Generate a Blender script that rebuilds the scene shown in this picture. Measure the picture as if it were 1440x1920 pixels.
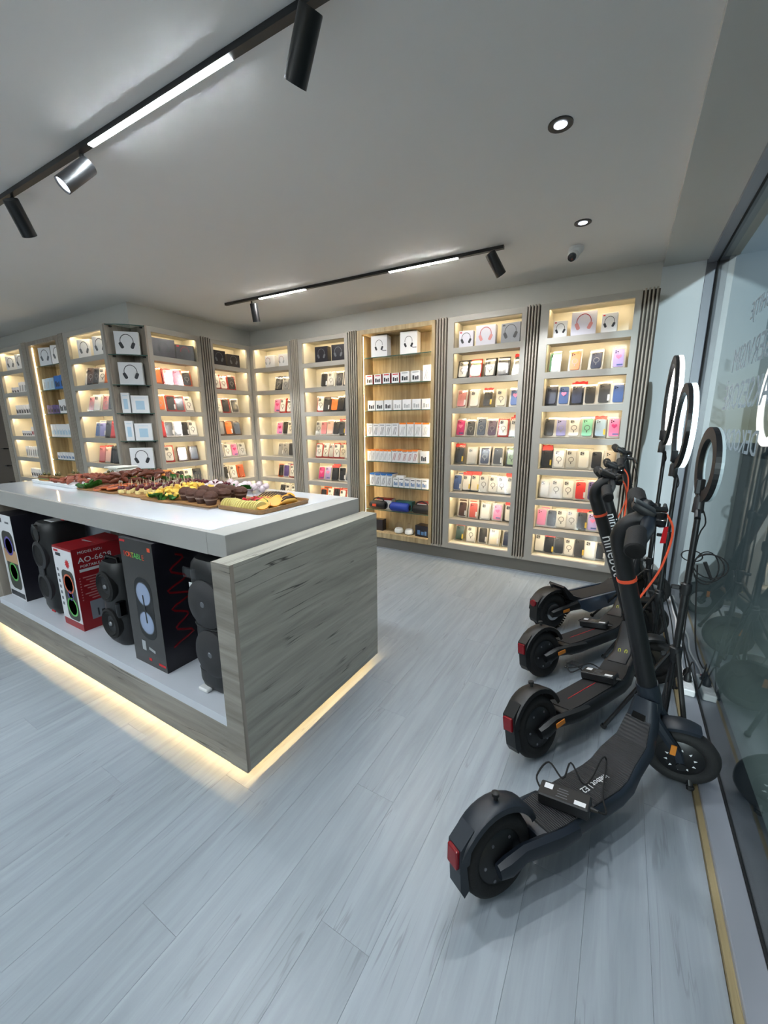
import bpy, bmesh, math, random
from mathutils import Vector, Matrix
random.seed(7)
for o in list(bpy.data.objects): bpy.data.objects.remove(o)
SC = bpy.context.scene
COL = SC.collection
PI = math.pi
R = math.radians

# ---------------------------------------------------------------- camera
CAM_H = 1.40
YAW, PITCH, ROLL, FPX = R(-30.428), R(12.236), R(0.309), 753.88
def camera():
    f = Vector((math.sin(YAW)*math.cos(PITCH), math.cos(YAW)*math.cos(PITCH), -math.sin(PITCH)))
    r = Vector((math.cos(YAW), -math.sin(YAW), 0)); d = f.cross(r)
    r2 = r*math.cos(ROLL)+d*math.sin(ROLL); d2 = -r*math.sin(ROLL)+d*math.cos(ROLL)
    cd = bpy.data.cameras.new('camera'); c = bpy.data.objects.new('camera', cd); COL.objects.link(c)
    m = Matrix((r2, -d2, -f)).transposed().to_4x4(); m.translation = (0, 0, CAM_H)
    c.matrix_world = m
    cd.sensor_fit = 'VERTICAL'; cd.sensor_height = 32; cd.lens = FPX/1920*32; cd.clip_start = .02
    SC.camera = c
camera()
# ---------------------------------------------------------------- world, exposure
W = bpy.data.worlds.new('sky'); SC.world = W; W.use_nodes = True
nt = W.node_tree; bg = nt.nodes['Background']
sky = nt.nodes.new('ShaderNodeTexSky'); sky.sky_type = 'HOSEK_WILKIE'; sky.turbidity = 4.0; sky.ground_albedo = .3
sky.sun_direction = Vector((.10, -1, .30)).normalized()
nt.links.new(sky.outputs[0], bg.inputs[0]); bg.inputs[1].default_value = 3.0
SC.view_settings.view_transform = 'Standard'; SC.view_settings.look = 'None'
SC.view_settings.gamma = 1; SC.view_settings.use_curve_mapping = False
SC.view_settings.exposure = 0.08
SC.cycles.use_denoising = True
SC.cycles.max_bounces = 8; SC.cycles.diffuse_bounces = 4; SC.cycles.glossy_bounces = 4
SC.cycles.transmission_bounces = 6; SC.cycles.transparent_max_bounces = 24
SC.cycles.sample_clamp_indirect = 6; SC.cycles.caustics_reflective = False; SC.cycles.caustics_refractive = False
sd = bpy.data.lights.new('low_sun', 'SUN'); sd.energy = 10.0; sd.angle = R(.6); sd.color = (.84, .94, 1)
so = bpy.data.objects.new('low_sun', sd); COL.objects.link(so); so.rotation_euler = Vector((-.10, 1, -.06)).to_track_quat('-Z', 'Y').to_euler()
LED_WARM, LINEAR, SPOT_W, DOWN_W, UNDER = 44.0, 320.0, 50.0, 42.0, 120.0

# ---------------------------------------------------------------- helpers
def srgb(r, g, b):
    f = lambda c: ((c/255+.055)/1.055)**2.4 if c > 10 else c/255/12.92
    return (f(r), f(g), f(b), 1)
MATS = {}
def mat(name, col, rough=.5, metal=0, emit=0, var=.06, vscale=8, bump=0, bscale=60, spec=.5, coat=0):
    if name in MATS: return MATS[name]
    m = bpy.data.materials.new(name); m.use_nodes = True; t = m.node_tree; p = t.nodes['Principled BSDF']
    p.inputs['Roughness'].default_value = rough; p.inputs['Metallic'].default_value = metal
    p.inputs['Specular IOR Level'].default_value = spec; p.inputs['Coat Weight'].default_value = coat
    if emit:
        p.inputs['Emission Color'].default_value = col; p.inputs['Emission Strength'].default_value = emit
        p.inputs['Base Color'].default_value = col
    else:
        tc = t.nodes.new('ShaderNodeTexCoord'); n = t.nodes.new('ShaderNodeTexNoise')
        n.inputs['Scale'].default_value = vscale; t.links.new(tc.outputs['Object'], n.inputs['Vector'])
        mx = t.nodes.new('ShaderNodeMix'); mx.data_type = 'RGBA'
        mx.inputs[6].default_value = tuple(c*(1-var) for c in col[:3])+(1,)
        mx.inputs[7].default_value = tuple(min(1, c*(1+var)) for c in col[:3])+(1,)
        t.links.new(n.outputs[0], mx.inputs[0]); t.links.new(mx.outputs[2], p.inputs['Base Color'])
        if bump:
            n2 = t.nodes.new('ShaderNodeTexNoise'); n2.inputs['Scale'].default_value = bscale
            t.links.new(tc.outputs['Object'], n2.inputs['Vector'])
            b = t.nodes.new('ShaderNodeBump'); b.inputs['Strength'].default_value = bump; b.inputs['Distance'].default_value = .004
            t.links.new(n2.outputs[0], b.inputs['Height']); t.links.new(b.outputs[0], p.inputs['Normal'])
    MATS[name] = m
    return m
def wood(name, c1, c2, dark, axis='X', scale=1.0, rough=.45, crack=.5, rnd=0, seam=0):
    """grained board: streaks along axis, dark cracks, optional random offset per board"""
    m = bpy.data.materials.new(name); m.use_nodes = True; t = m.node_tree; p = t.nodes['Principled BSDF']; L = t.links.new
    p.inputs['Roughness'].default_value = rough
    tc = t.nodes.new('ShaderNodeTexCoord'); mp = t.nodes.new('ShaderNodeMapping')
    s = {'X': (1.2, 16, 16), 'Y': (16, 1.2, 16), 'Z': (16, 16, 1.2)}[axis]
    mp.inputs['Scale'].default_value = tuple(v*scale for v in s)
    src = tc.outputs['Object']
    if rnd:
        oi = t.nodes.new('ShaderNodeObjectInfo'); va = t.nodes.new('ShaderNodeVectorMath'); va.operation = 'ADD'
        cm = t.nodes.new('ShaderNodeCombineXYZ'); ml = t.nodes.new('ShaderNodeMath'); ml.operation = 'MULTIPLY'; ml.inputs[1].default_value = 37
        L(oi.outputs['Random'], ml.inputs[0])
        for k in range(3): L(ml.outputs[0], cm.inputs[k])
        L(src, va.inputs[0]); L(cm.outputs[0], va.inputs[1]); src = va.outputs[0]
    L(src, mp.inputs[0])
    n = t.nodes.new('ShaderNodeTexNoise'); n.inputs['Scale'].default_value = 1.3; n.inputs['Detail'].default_value = 8; n.inputs['Roughness'].default_value = .62; n.inputs['Distortion'].default_value = .7
    L(mp.outputs[0], n.inputs['Vector'])
    r1 = t.nodes.new('ShaderNodeValToRGB'); r1.color_ramp.elements[0].position = .3; r1.color_ramp.elements[1].position = .68
    r1.color_ramp.elements[0].color = c2; r1.color_ramp.elements[1].color = c1
    L(n.outputs[0], r1.inputs[0])
    # cracks: thin stretched noise band
    mp2 = t.nodes.new('ShaderNodeMapping'); s2 = {'X': (.5, 9, 9), 'Y': (9, .5, 9), 'Z': (9, 9, .5)}[axis]
    mp2.inputs['Scale'].default_value = tuple(v*scale for v in s2); L(src, mp2.inputs[0])
    n2 = t.nodes.new('ShaderNodeTexNoise'); n2.inputs['Scale'].default_value = 1.9; n2.inputs['Detail'].default_value = 3; n2.inputs['Distortion'].default_value = .25
    L(mp2.outputs[0], n2.inputs['Vector'])
    sub = t.nodes.new('ShaderNodeMath'); sub.operation = 'SUBTRACT'; sub.inputs[1].default_value = .5; L(n2.outputs[0], sub.inputs[0])
    ab = t.nodes.new('ShaderNodeMath'); ab.operation = 'ABSOLUTE'; L(sub.outputs[0], ab.inputs[0])
    r2 = t.nodes.new('ShaderNodeValToRGB'); r2.color_ramp.elements[0].position = .002; r2.color_ramp.elements[1].position = .012
    r2.color_ramp.elements[0].color = (1, 1, 1, 1); r2.color_ramp.elements[1].color = (0, 0, 0, 1); L(ab.outputs[0], r2.inputs[0])
    n3 = t.nodes.new('ShaderNodeTexNoise'); n3.inputs['Scale'].default_value = 3.4*scale; L(src, n3.inputs['Vector'])
    r3 = t.nodes.new('ShaderNodeValToRGB'); r3.color_ramp.elements[0].position = .5; r3.color_ramp.elements[1].position = .62; L(n3.outputs[0], r3.inputs[0])
    mu = t.nodes.new('ShaderNodeMath'); mu.operation = 'MULTIPLY'; L(r2.outputs[0], mu.inputs[0]); L(r3.outputs[0], mu.inputs[1])
    mu2 = t.nodes.new('ShaderNodeMath'); mu2.operation = 'MULTIPLY'; L(mu.outputs[0], mu2.inputs[0]); mu2.inputs[1].default_value = crack
    mx = t.nodes.new('ShaderNodeMix'); mx.data_type = 'RGBA'; L(mu2.outputs[0], mx.inputs[0]); L(r1.outputs[0], mx.inputs[6]); mx.inputs[7].default_value = dark
    out = mx.outputs[2]
    if rnd:
        hs = t.nodes.new('ShaderNodeHueSaturation'); ma = t.nodes.new('ShaderNodeMapRange')
        ma.inputs[3].default_value = 1-rnd; ma.inputs[4].default_value = 1+rnd; L(oi.outputs['Random'], ma.inputs[0]); L(ma.outputs[0], hs.inputs['Value'])
        L(out, hs.inputs['Color']); out = hs.outputs[0]
    L(out, p.inputs['Base Color'])
    b = t.nodes.new('ShaderNodeBump'); b.inputs['Strength'].default_value = .12; b.inputs['Distance'].default_value = .002; L(n.outputs[0], b.inputs['Height']); L(b.outputs[0], p.inputs['Normal'])
    MATS[name] = m
    return m
def glassy(name, tint=(1, 1, 1, 1), refl=.06, rough=.02, fres=1.45, alpha_t=1.0):
    """thin clear sheet: see-through with a fresnel gloss"""
    m = bpy.data.materials.new(name); m.use_nodes = True; t = m.node_tree; t.nodes.remove(t.nodes['Principled BSDF']); L = t.links.new
    o = t.nodes['Material Output']; tr = t.nodes.new('ShaderNodeBsdfTransparent'); tr.inputs[0].default_value = tint
    gl = t.nodes.new('ShaderNodeBsdfGlossy'); gl.inputs['Roughness'].default_value = rough
    lw = t.nodes.new('ShaderNodeLayerWeight'); lw.inputs[0].default_value = .5
    pw = t.nodes.new('ShaderNodeMath'); pw.operation = 'POWER'; pw.inputs[1].default_value = 5; L(lw.outputs['Facing'], pw.inputs[0])
    ad = t.nodes.new('ShaderNodeMath'); ad.operation = 'MULTIPLY_ADD'; ad.use_clamp = True; ad.inputs[1].default_value = .9; ad.inputs[2].default_value = refl; L(pw.outputs[0], ad.inputs[0])
    mx = t.nodes.new('ShaderNodeMixShader'); L(ad.outputs[0], mx.inputs[0]); L(tr.outputs[0], mx.inputs[1]); L(gl.outputs[0], mx.inputs[2]); L(mx.outputs[0], o.inputs[0])
    MATS[name] = m
    return m

def new_bm(): return bmesh.new()
def xf(bm, vs, m): bmesh.ops.transform(bm, matrix=m, verts=vs)
def box(bm, c, s, rot=None, bev=0, seg=1):
    g = bmesh.ops.create_cube(bm, size=1); vs = g['verts']
    bmesh.ops.scale(bm, vec=s, verts=vs)
    if bev:
        es = list({e for v in vs for e in v.link_edges})
        gg = bmesh.ops.bevel(bm, geom=es, offset=bev, segments=seg, affect='EDGES', profile=.5, clamp_overlap=True)
        vs = list({v for f in gg['faces'] for v in f.verts} | {v for v in vs if v.is_valid})
    m = Matrix.Translation(c)
    if rot is not None: m = m @ rot
    xf(bm, vs, m); return vs
def boxr(bm, x0, x1, y0, y1, z0, z1, bev=0): return box(bm, ((x0+x1)/2, (y0+y1)/2, (z0+z1)/2), (abs(x1-x0), abs(y1-y0), abs(z1-z0)), bev=bev)
def ring_loft(bm, rings, cap=True, closed=False):
    """rings: lists of points with the same count"""
    vv = [[bm.verts.new(p) for p in r] for r in rings]; n = len(vv[0])
    K = len(vv) if closed else len(vv)-1
    for i in range(K):
        a, b = vv[i], vv[(i+1) % len(vv)]
        for j in range(n):
            bm.faces.new((a[j], a[(j+1) % n], b[(j+1) % n], b[j]))
    if cap and not closed:
        bm.faces.new(vv[0][::-1]); bm.faces.new(vv[-1])
    return [v for r in vv for v in r]
def tube(bm, pts, rad, n=8, cap=True, closed=False, flat=1.0, up=None):
    pts = [Vector(p) for p in pts]; N = len(pts)
    rs = rad if isinstance(rad, (list, tuple)) else [rad]*N
    rings = []; u = None
    for i, p in enumerate(pts):
        if closed: t = (pts[(i+1) % N]-pts[i-1]).normalized()
        else: t = (pts[min(i+1, N-1)]-pts[max(i-1, 0)]).normalized()
        if u is None:
            ref = Vector(up) if up else (Vector((0, 0, 1)) if abs(t.z) < .9 else Vector((1, 0, 0)))
            u = (ref-t*ref.dot(t)).normalized()
        else:
            u = (u-t*u.dot(t)).normalized()
        v = t.cross(u)
        rings.append([p+(u*math.cos(2*PI*k/n)*flat+v*math.sin(2*PI*k/n))*rs[i] for k in range(n)])
    return ring_loft(bm, rings, cap, closed)
def lathe(bm, prof, n=20, axis='Z', c=(0, 0, 0)):
    """prof: (r, h) pairs; r=0 at ends is closed"""
    rings = []
    for r, h in prof:
        r = max(r, 1e-4)
        ring = []
        for k in range(n):
            a = 2*PI*k/n; x, y = r*math.cos(a), r*math.sin(a)
            p = {'Z': (x, y, h), 'Y': (x, h, -y), 'X': (h, x, y)}[axis]
            ring.append(Vector(p)+Vector(c))
        rings.append(ring)
    return ring_loft(bm, rings)
def prism(bm, poly, y0, y1):
    """polygon in xz extruded along y"""
    a = [bm.verts.new((x, y0, z)) for x, z in poly]; b = [bm.verts.new((x, y1, z)) for x, z in poly]; n = len(poly)
    bm.faces.new(a); bm.faces.new(b[::-1])
    for j in range(n): bm.faces.new((a[j], b[j], b[(j+1) % n], a[(j+1) % n]))
    return a+b
def rrect(w, h, r, n=4, cx=0, cz=0):
    out = []
    for (sx, sz, a0) in ((1, 1, 0), (-1, 1, 90), (-1, -1, 180), (1, -1, 270)):
        for k in range(n+1):
            a = R(a0+90*k/n); out.append((cx+sx*(w/2-r)+r*math.cos(a), cz+sz*(h/2-r)+r*math.sin(a)))
    return out
def ball(bm, c, r, s=(1, 1, 1), sub=2):
    g = bmesh.ops.create_icosphere(bm, subdivisions=sub, radius=r); vs = g['verts']
    xf(bm, vs, Matrix.Translation(c) @ Matrix.Diagonal((*s, 1))); return vs
def mesh(bm, smooth=False, name='m'):
    bmesh.ops.recalc_face_normals(bm, faces=bm.faces)
    me = bpy.data.meshes.new(name); bm.to_mesh(me); bm.free()
    if smooth:
        me.polygons.foreach_set('use_smooth', [True]*len(me.polygons))
        if hasattr(me, 'set_sharp_from_angle'): me.set_sharp_from_angle(angle=R(38))
    return me
def add(name, me, m, parent=None, loc=(0, 0, 0), rot=(0, 0, 0), smooth=False):
    if isinstance(me, bmesh.types.BMesh): me = mesh(me, smooth, name)
    m = MATS[m] if isinstance(m, str) else m
    shared = len(me.materials) and me.materials[0] is not m
    if not len(me.materials): me.materials.append(m)
    o = bpy.data.objects.new(name, me); COL.objects.link(o); o.location = loc; o.rotation_euler = rot
    if shared: o.material_slots[0].link = 'OBJECT'; o.material_slots[0].material = m
    if parent is not None: o.parent = parent
    return o
def tag(o, label, cat, group=None, kind=None):
    if label: o['label'] = label
    if cat: o['category'] = cat
    if group: o['group'] = group
    if kind: o['kind'] = kind
    return o
def thing(name, label, cat, loc=(0, 0, 0), rz=0, group=None, rot=None):
    o = bpy.data.objects.new(name, None); COL.objects.link(o); o.location = loc
    o.rotation_euler = rot if rot else (0, 0, rz); o.empty_display_size = .05
    return tag(o, label, cat, group)
def struct(name, bm, m, label=None):
    o = add(name, bm, m); o['kind'] = 'structure'
    if label: o['label'] = label
    return o
TXT = {}
def text(s, size, ext=.0006, align='CENTER'):
    k = (s, size, ext, align)
    if k not in TXT:
        c = bpy.data.curves.new('t', 'FONT'); c.body = s; c.size = size; c.extrude = ext; c.align_x = align; c.align_y = 'CENTER'; c.resolution_u = 2
        o = bpy.data.objects.new('t', c); COL.objects.link(o)
        dg = bpy.context.evaluated_depsgraph_get(); TXT[k] = bpy.data.meshes.new_from_object(o.evaluated_get(dg))
        bpy.data.objects.remove(o); bpy.data.curves.remove(c)
    return TXT[k].copy()
ORD = ['first', 'second', 'third', 'fourth', 'fifth', 'sixth', 'seventh', 'eighth', 'ninth', 'tenth', 'eleventh', 'twelfth']

# ---------------------------------------------------------------- materials
mat('ceiling_paint', srgb(242, 240, 237), .9, var=.01)
mat('wall_paint', srgb(214, 213, 208), .85, var=.015)
mat('white_wall', srgb(216, 222, 226), .6, var=.015)
mat('taupe', srgb(164, 160, 152), .45, var=.02)
mat('taupe_rib', srgb(164, 155, 143), .5, var=.03)
mat('groove_shade_dark_door', srgb(84, 75, 67), .7, var=.04)  # groove shadow put into the colour of the slat backing; also the dark door
mat('cream', srgb(232, 226, 208), .4, var=.02)
mat('grey_slab', srgb(164, 163, 159), .5, var=.02)
mat('white_deck', srgb(214, 218, 226), .35, var=.01)
mat('top_glass', srgb(232, 236, 242), .06, var=.01, coat=.5)
mat('plinth', srgb(118, 114, 107), .35, var=.03)
mat('black_metal', srgb(16, 17, 19), .4, var=.1)
mat('black_plastic', srgb(20, 21, 23), .45, var=.12)
mat('black_rubber', srgb(13, 13, 14), .75, var=.2, bump=.2, bscale=200)
mat('black_gloss', srgb(10, 10, 12), .12)
mat('gun_metal', srgb(25, 32, 41), .4, var=.06)
mat('scooter_black', srgb(14, 15, 17), .42, var=.08)
mat('scooter_grey', srgb(46, 47, 50), .5, var=.05)
mat('steel', srgb(190, 192, 196), .3, metal=1, var=.03)
mat('alu', srgb(120, 122, 128), .4, metal=.6, var=.03)
mat('frame_grey', srgb(150, 154, 162), .35, metal=.2, var=.02)
mat('frame_dark', srgb(104, 108, 116), .4, metal=.2, var=.02)
mat('white_plastic', srgb(235, 236, 236), .4, var=.01)
mat('red_gloss', srgb(120, 16, 26), .25)
mat('red_plastic', srgb(196, 26, 34), .45)
mat('orange_plastic', srgb(228, 84, 48), .45)
mat('amber', srgb(196, 120, 40), .4)
mat('yellow_print', srgb(196, 200, 60), .5)
mat('white_print', srgb(225, 226, 228), .5, var=.01)
mat('led_warm', (1, .80, .50, 1), emit=LED_WARM)
mat('led_side', (1, .82, .54, 1), emit=LED_WARM*.35)
mat('led_under', (1, .70, .34, 1), emit=UNDER)
mat('led_white', (.86, .95, 1, 1), emit=LINEAR)
mat('led_white_warm', (1, .97, .92, 1), emit=LINEAR*1.1)
mat('ring_glow', (1, .95, .92, 1), emit=3.2)
mat('ring_glow_cool', (.70, .92, 1, 1), emit=2.6)
mat('ring_off', srgb(190, 205, 210), .3)
mat('lens_glow', (.8, .88, 1, 1), emit=3)
def vinyl():
    m = bpy.data.materials.new('vinyl_white'); m.use_nodes = True; t = m.node_tree; p = t.nodes['Principled BSDF']; p.inputs['Base Color'].default_value = srgb(235, 240, 245); p.inputs['Roughness'].default_value = .6
    tr = t.nodes.new('ShaderNodeBsdfTranslucent'); tr.inputs[0].default_value = srgb(235, 240, 245); mx = t.nodes.new('ShaderNodeMixShader'); mx.inputs[0].default_value = .85
    t.links.new(p.outputs[0], mx.inputs[1]); t.links.new(tr.outputs[0], mx.inputs[2]); t.links.new(mx.outputs[0], t.nodes['Material Output'].inputs[0]); MATS['vinyl_white'] = m
vinyl()
glassy('clear_film', refl=.05, rough=.12)
glassy('shelf_glass', tint=(.93, .97, .95, 1), refl=.03)
glassy('window_glass', tint=(.88, .93, .93, 1), refl=.05, rough=.0)
glassy('clear_plastic', refl=.04, rough=.08)
mat('glass_edge', srgb(70, 100, 92), .15)
wood('floor_wood', srgb(154, 162, 169), srgb(135, 143, 150), srgb(92, 96, 98), 'Y', 1.1, .36, .4, rnd=.03)
wood('grey_oak_x', srgb(158, 152, 142), srgb(112, 106, 97), srgb(40, 37, 33), 'X', .9, .5, .9)
wood('grey_oak_y', srgb(176, 173, 161), srgb(134, 131, 121), srgb(38, 38, 35), 'Y', .9, .5, .9)
wood('grey_oak_z', srgb(160, 150, 138), srgb(122, 112, 101), srgb(60, 52, 45), 'Z', .9, .5, .5)
wood('warm_oak', srgb(196, 176, 138), srgb(150, 128, 92), srgb(96, 78, 54), 'Z', 1.2, .5, .4)
wood('pine_strip', srgb(170, 155, 118), srgb(140, 124, 88), srgb(80, 68, 48), 'Y', 1, .5, .4)
wood('board_wood', srgb(176, 132, 84), srgb(140, 98, 58), srgb(84, 56, 32), 'X', 3, .5, .3)
wood('bamboo', srgb(150, 112, 66), srgb(122, 88, 50), srgb(84, 60, 36), 'X', 3, .45, .2)

# ---------------------------------------------------------------- room shell
CZ = 2.63
YB, YL, XL = 4.08, 2.50, -4.46        # back wall, left-section wall, side wall
XG = .465                             # window pane
b = new_bm(); boxr(b, -9, .40, -4, YB, -.12, -.012); struct('floor', b, 'floor_wood', 'pale whitewashed wood plank floor')
FLOOR = bpy.data.objects['floor']
PW, PL = .1635, 1.285
plank_me = {}
def plank(x, y0, y1):
    k = round(y1-y0, 3)
    if k not in plank_me:
        b = new_bm(); box(b, (0, 0, -.006), (PW-.0005, k-.0005, .012), bev=.0003); plank_me[k] = mesh(b)
    o = add('plank', plank_me[k], 'floor_wood', FLOOR, (x, (y0+y1)/2, 0))
i = 0; x = .37-PW/2
while x > -4.6:
    off = (i*.437+.21*((i*7) % 5)) % PL
    y = -1.0-off
    while y < 4.02:
        y1 = min(y+PL, 4.02)
        if y1 > -1.0 and y1-y > .02: plank(x, y, y1)
        y = y1
    x -= PW; i += 1
# big remaining floor area behind the camera and at the far left, joined planks
b = new_bm(); xx = .37-PW/2
while xx > -8.9:
    if xx < -4.6: boxr(b, xx-PW/2+.0006, xx+PW/2-.0006, -3.9, 2.5, -.012, -.0005)
    else: boxr(b, xx-PW/2+.0006, xx+PW/2-.0006, -3.9, -2.31, -.012, -.0005)
    xx -= PW
o = add('planks', b, 'floor_wood', FLOOR); o['kind'] = 'stuff'
b = new_bm(); boxr(b, -9, .13, -4, YB, CZ, CZ+.12); struct('ceiling', b, 'ceiling_paint', 'plain grey-white painted ceiling')
b = new_bm(); boxr(b, .13, XG+.12, -4, YB, CZ-.05, CZ+.12); struct('ceiling', b, 'wall_paint', 'narrow soffit strip above the shop window')
b = new_bm(); boxr(b, XL-.13, .13, YB, YB+.12, 0, CZ); struct('wall_back', b, 'wall_paint', 'painted wall behind the back cabinets')
b = new_bm(); boxr(b, XL-.13, XL-.015, YL, YB, 0, CZ); struct('wall_side', b, 'wall_paint', 'short side wall behind the cabinets')
b = new_bm(); boxr(b, -9, XL-.13, YL, YL+.12, 0, CZ); struct('wall_left', b, 'wall_paint', 'wall behind the far left cabinets')
b = new_bm(); boxr(b, -9.1, -9, -4, YL, 0, CZ); struct('wall_far', b, 'wall_paint')
b = new_bm(); boxr(b, -9, .62, -4.1, -3.88, 0, CZ+.1); struct('wall_front', b, 'wall_paint')
b = new_bm(); boxr(b, .127, .40, 4.06, YB+.12, 0, CZ-.05); struct('wall_right', b, 'white_wall', 'white painted return wall beside the window')
# baseboard strip along the back cabinets
b = new_bm(); boxr(b, -4.1, .127, 3.846, 3.852, 0, .012); struct('trim_1', b, 'frame_grey', 'thin light strip at the foot of the cabinets')
# window: sill, head, jamb, pane
b = new_bm(); boxr(b, .372, .390, -3.9, 4.06, -.02, .012); struct('trim_2', b, 'pine_strip', 'raw pine batten along the window sill')
b = new_bm(); boxr(b, .390, XG-.004, -3.9, 4.06, -.1, .03, bev=.003); o = struct('window_1', b, 'frame_grey', 'tall shop window with grey aluminium frame')
WIN = o
b = new_bm(); boxr(b, .405, XG-.004, -3.9, 4.06, CZ-.075, CZ-.05); add('window_head', b, 'frame_grey', WIN)
b = new_bm(); boxr(b, .400, XG-.004, 4.045, 4.09, .03, CZ-.05); add('window_jamb', b, 'frame_dark', WIN)
b = new_bm(); boxr(b, XG-.0008, XG+.0008, -3.9, 3.99, .03, CZ-.075); add('pane', b, 'window_glass', WIN)
for q in ((-3.9, 4.06, .022, .032), (-3.9, 4.06, CZ-.085, CZ-.073), (3.99, 4.05, .03, CZ-.075)):
    b = new_bm(); boxr(b, XG-.005, XG+.02, *q); add('gasket', b, 'black_rubber', WIN)
for q in ((-3.9, 4.10, -.1, .03), (4.05, 4.2, .03, CZ)):
    b = new_bm(); boxr(b, XG+.02, XG+.10, *q); add('outer_frame', b, 'black_metal', WIN)
# lettering on the pane, readable from the street
for s, y1, z, sz in (('SHITJE', 2.675, 1.912, .11), ('SERVISIM', 2.90, 1.712, .17), ('AKSESORË', 2.985, 1.525, .185), ('DEKODIM', 2.835, 1.312, .15)):
    me = text(s, sz, .0004, 'RIGHT'); o = add('vinyl_lettering', me, 'vinyl_white', WIN, (XG-.0014, y1, z)); o.rotation_euler = (PI/2, 0, PI/2)
    o['label'] = 'white vinyl lettering on the pane'
# outside
mat('pavement', srgb(112, 122, 118), .8, var=.08, vscale=3); mat('facade', srgb(116, 120, 122), .8, var=.05, vscale=.8); mat('facade_dark', srgb(60, 66, 74), .3)
b = new_bm(); boxr(b, XG+.1, 30, -20, 40, -.2, -.06); boxr(b, -20, XG+.1, -20, -4.1, -.2, -.06); struct('ground', b, 'pavement', 'grey pavement outside the window')
for k, (x0, y0, y1, h, lab) in enumerate(((6, 13, 26, 4.4, 'low grey building across the street seen through the window'), (14, 27, 38, 8.0, 'taller pale building farther down the street'))):
    t = thing('building', lab, 'building', (x0, y0, -.06))
    b = new_bm(); boxr(b, 0, 6, 0, y1-y0, 0, h); add('wall', b, 'facade', t)
    for r in range(int(h//2.6)):
        for c in range(4):
            b = new_bm(); boxr(b, -.05, .02, .8+c*2.8, 2.2+c*2.8, 1.0+r*2.6, 2.3+r*2.6); add('window', b, 'facade_dark', t)
            b = new_bm(); boxr(b, .8+c*1.3, 1.5+c*1.3, -.05, .02, 1.0+r*2.6, 2.3+r*2.6); add('window', b, 'facade_dark', t)

# ---------------------------------------------------------------- cabinets
ROWS = [(2.105, 2.33), (1.83, 2.055), (1.553, 1.78), (1.277, 1.503), (1.002, 1.228), (.725, .952), (.449, .675), (.192, .399)]
ZTOP, ZBOT = 2.378, .135
DEP = .245
def frame_parts(t, m, x0, x1, o0, o1, z0, z1, zt, zb, d):
    for nm, q in (('stile', (x0, o0, 0, d, zb, zt)), ('stile', (o1, x1, 0, d, zb, zt)), ('top_rail', (o0, o1, 0, d, z1, zt)), ('bottom_rail', (o0, o1, 0, d, zb, z0))):
        b = new_bm(); boxr(b, *q); add(nm, b, m, t)
CAB = {}
def cabinet(key, label, org, rz, x0, x1, o0, o1, rows=8):
    """x0..x1 outer frame, o0..o1 opening, local x to the right seen from the front"""
    t = thing('display_cabinet', label, 'cabinet', (org[0], org[1], 0), rz)
    frame_parts(t, 'taupe', x0, x1, o0, o1, ROWS[-1][0], ROWS[0][1], ZTOP, ZBOT, .03)
    for s, xx in ((0, o0), (1, o1)):
        b = new_bm(); boxr(b, xx-.016 if s == 0 else xx, xx if s == 0 else xx+.016, .03, DEP, ZBOT, ZTOP); add('side_panel', b, 'cream', t)
    b = new_bm(); boxr(b, o0-.016, o1+.016, DEP, DEP+.012, ZBOT, ZTOP); add('back_panel', b, 'cream', t)
    w = o1-o0
    bb = new_bm(); boxr(bb, 0, w, 0, .03, 0, .05); boxr(bb, 0, w, .03, DEP, .016, .05); sb = mesh(bb)
    bl = new_bm(); boxr(bl, .012, w-.012, 0, .010, -.006, 0); lm = mesh(bl)
    for i, (a, c) in enumerate(ROWS):
        if i < 7: add('shelf_board', sb, 'taupe', t, (o0, .0005, a-.05))
        add('led_strip', lm, 'led_warm', t, (o0, .032, c+.0155))
    b = new_bm(); boxr(b, o0, o1, .03, DEP, ROWS[-1][0]-.05, ROWS[-1][0]); add('bottom_board', b, 'cream', t)
    b = new_bm(); boxr(b, o0, o1, .03, DEP, ROWS[0][1]+.016, ZTOP); add('top_board', b, 'cream', t)
    b = new_bm(); boxr(b, x0, x1, .035, DEP, .0, ZBOT); add('plinth', b, 'plinth', t)
    M = Matrix.Translation((org[0], org[1], 0)) @ Matrix.Rotation(rz, 4, 'Z')
    CAB[key] = (M, o0, o1, rz)
    return t
def slats(label, org, rz, x0, x1, n=4):
    t = thing('slat_panel', label, 'panel', (org[0], org[1], 0), rz, 'ribbed panels between the cabinets')
    b = new_bm(); boxr(b, x0, x1, .026, DEP, ZBOT, ZTOP); add('backing', b, 'groove_shade_dark_door', t)  # backing coloured dark to stand in for deep shade between the ribs
    b = new_bm(); boxr(b, x0, x1, .035, DEP, 0, ZBOT); add('plinth', b, 'plinth', t)
    b = new_bm(); boxr(b, x0, x1, 0, .026, ZBOT, ZBOT+.02); add('foot_rail', b, 'taupe', t)
    w = x1-x0; g = w/(n*2+1)*1.4
    bb = new_bm(); boxr(bb, 0, (w-(n+1)*g*.72)/n, -.004, .026, ZBOT, ZTOP+.008, bev=.003); me = mesh(bb); rw = (w-(n+1)*g*.72)/n
    for k in range(n): add('rib', me, 'taupe_rib', t, (x0+g*.72+k*(rw+g*.72), 0, 0))
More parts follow.
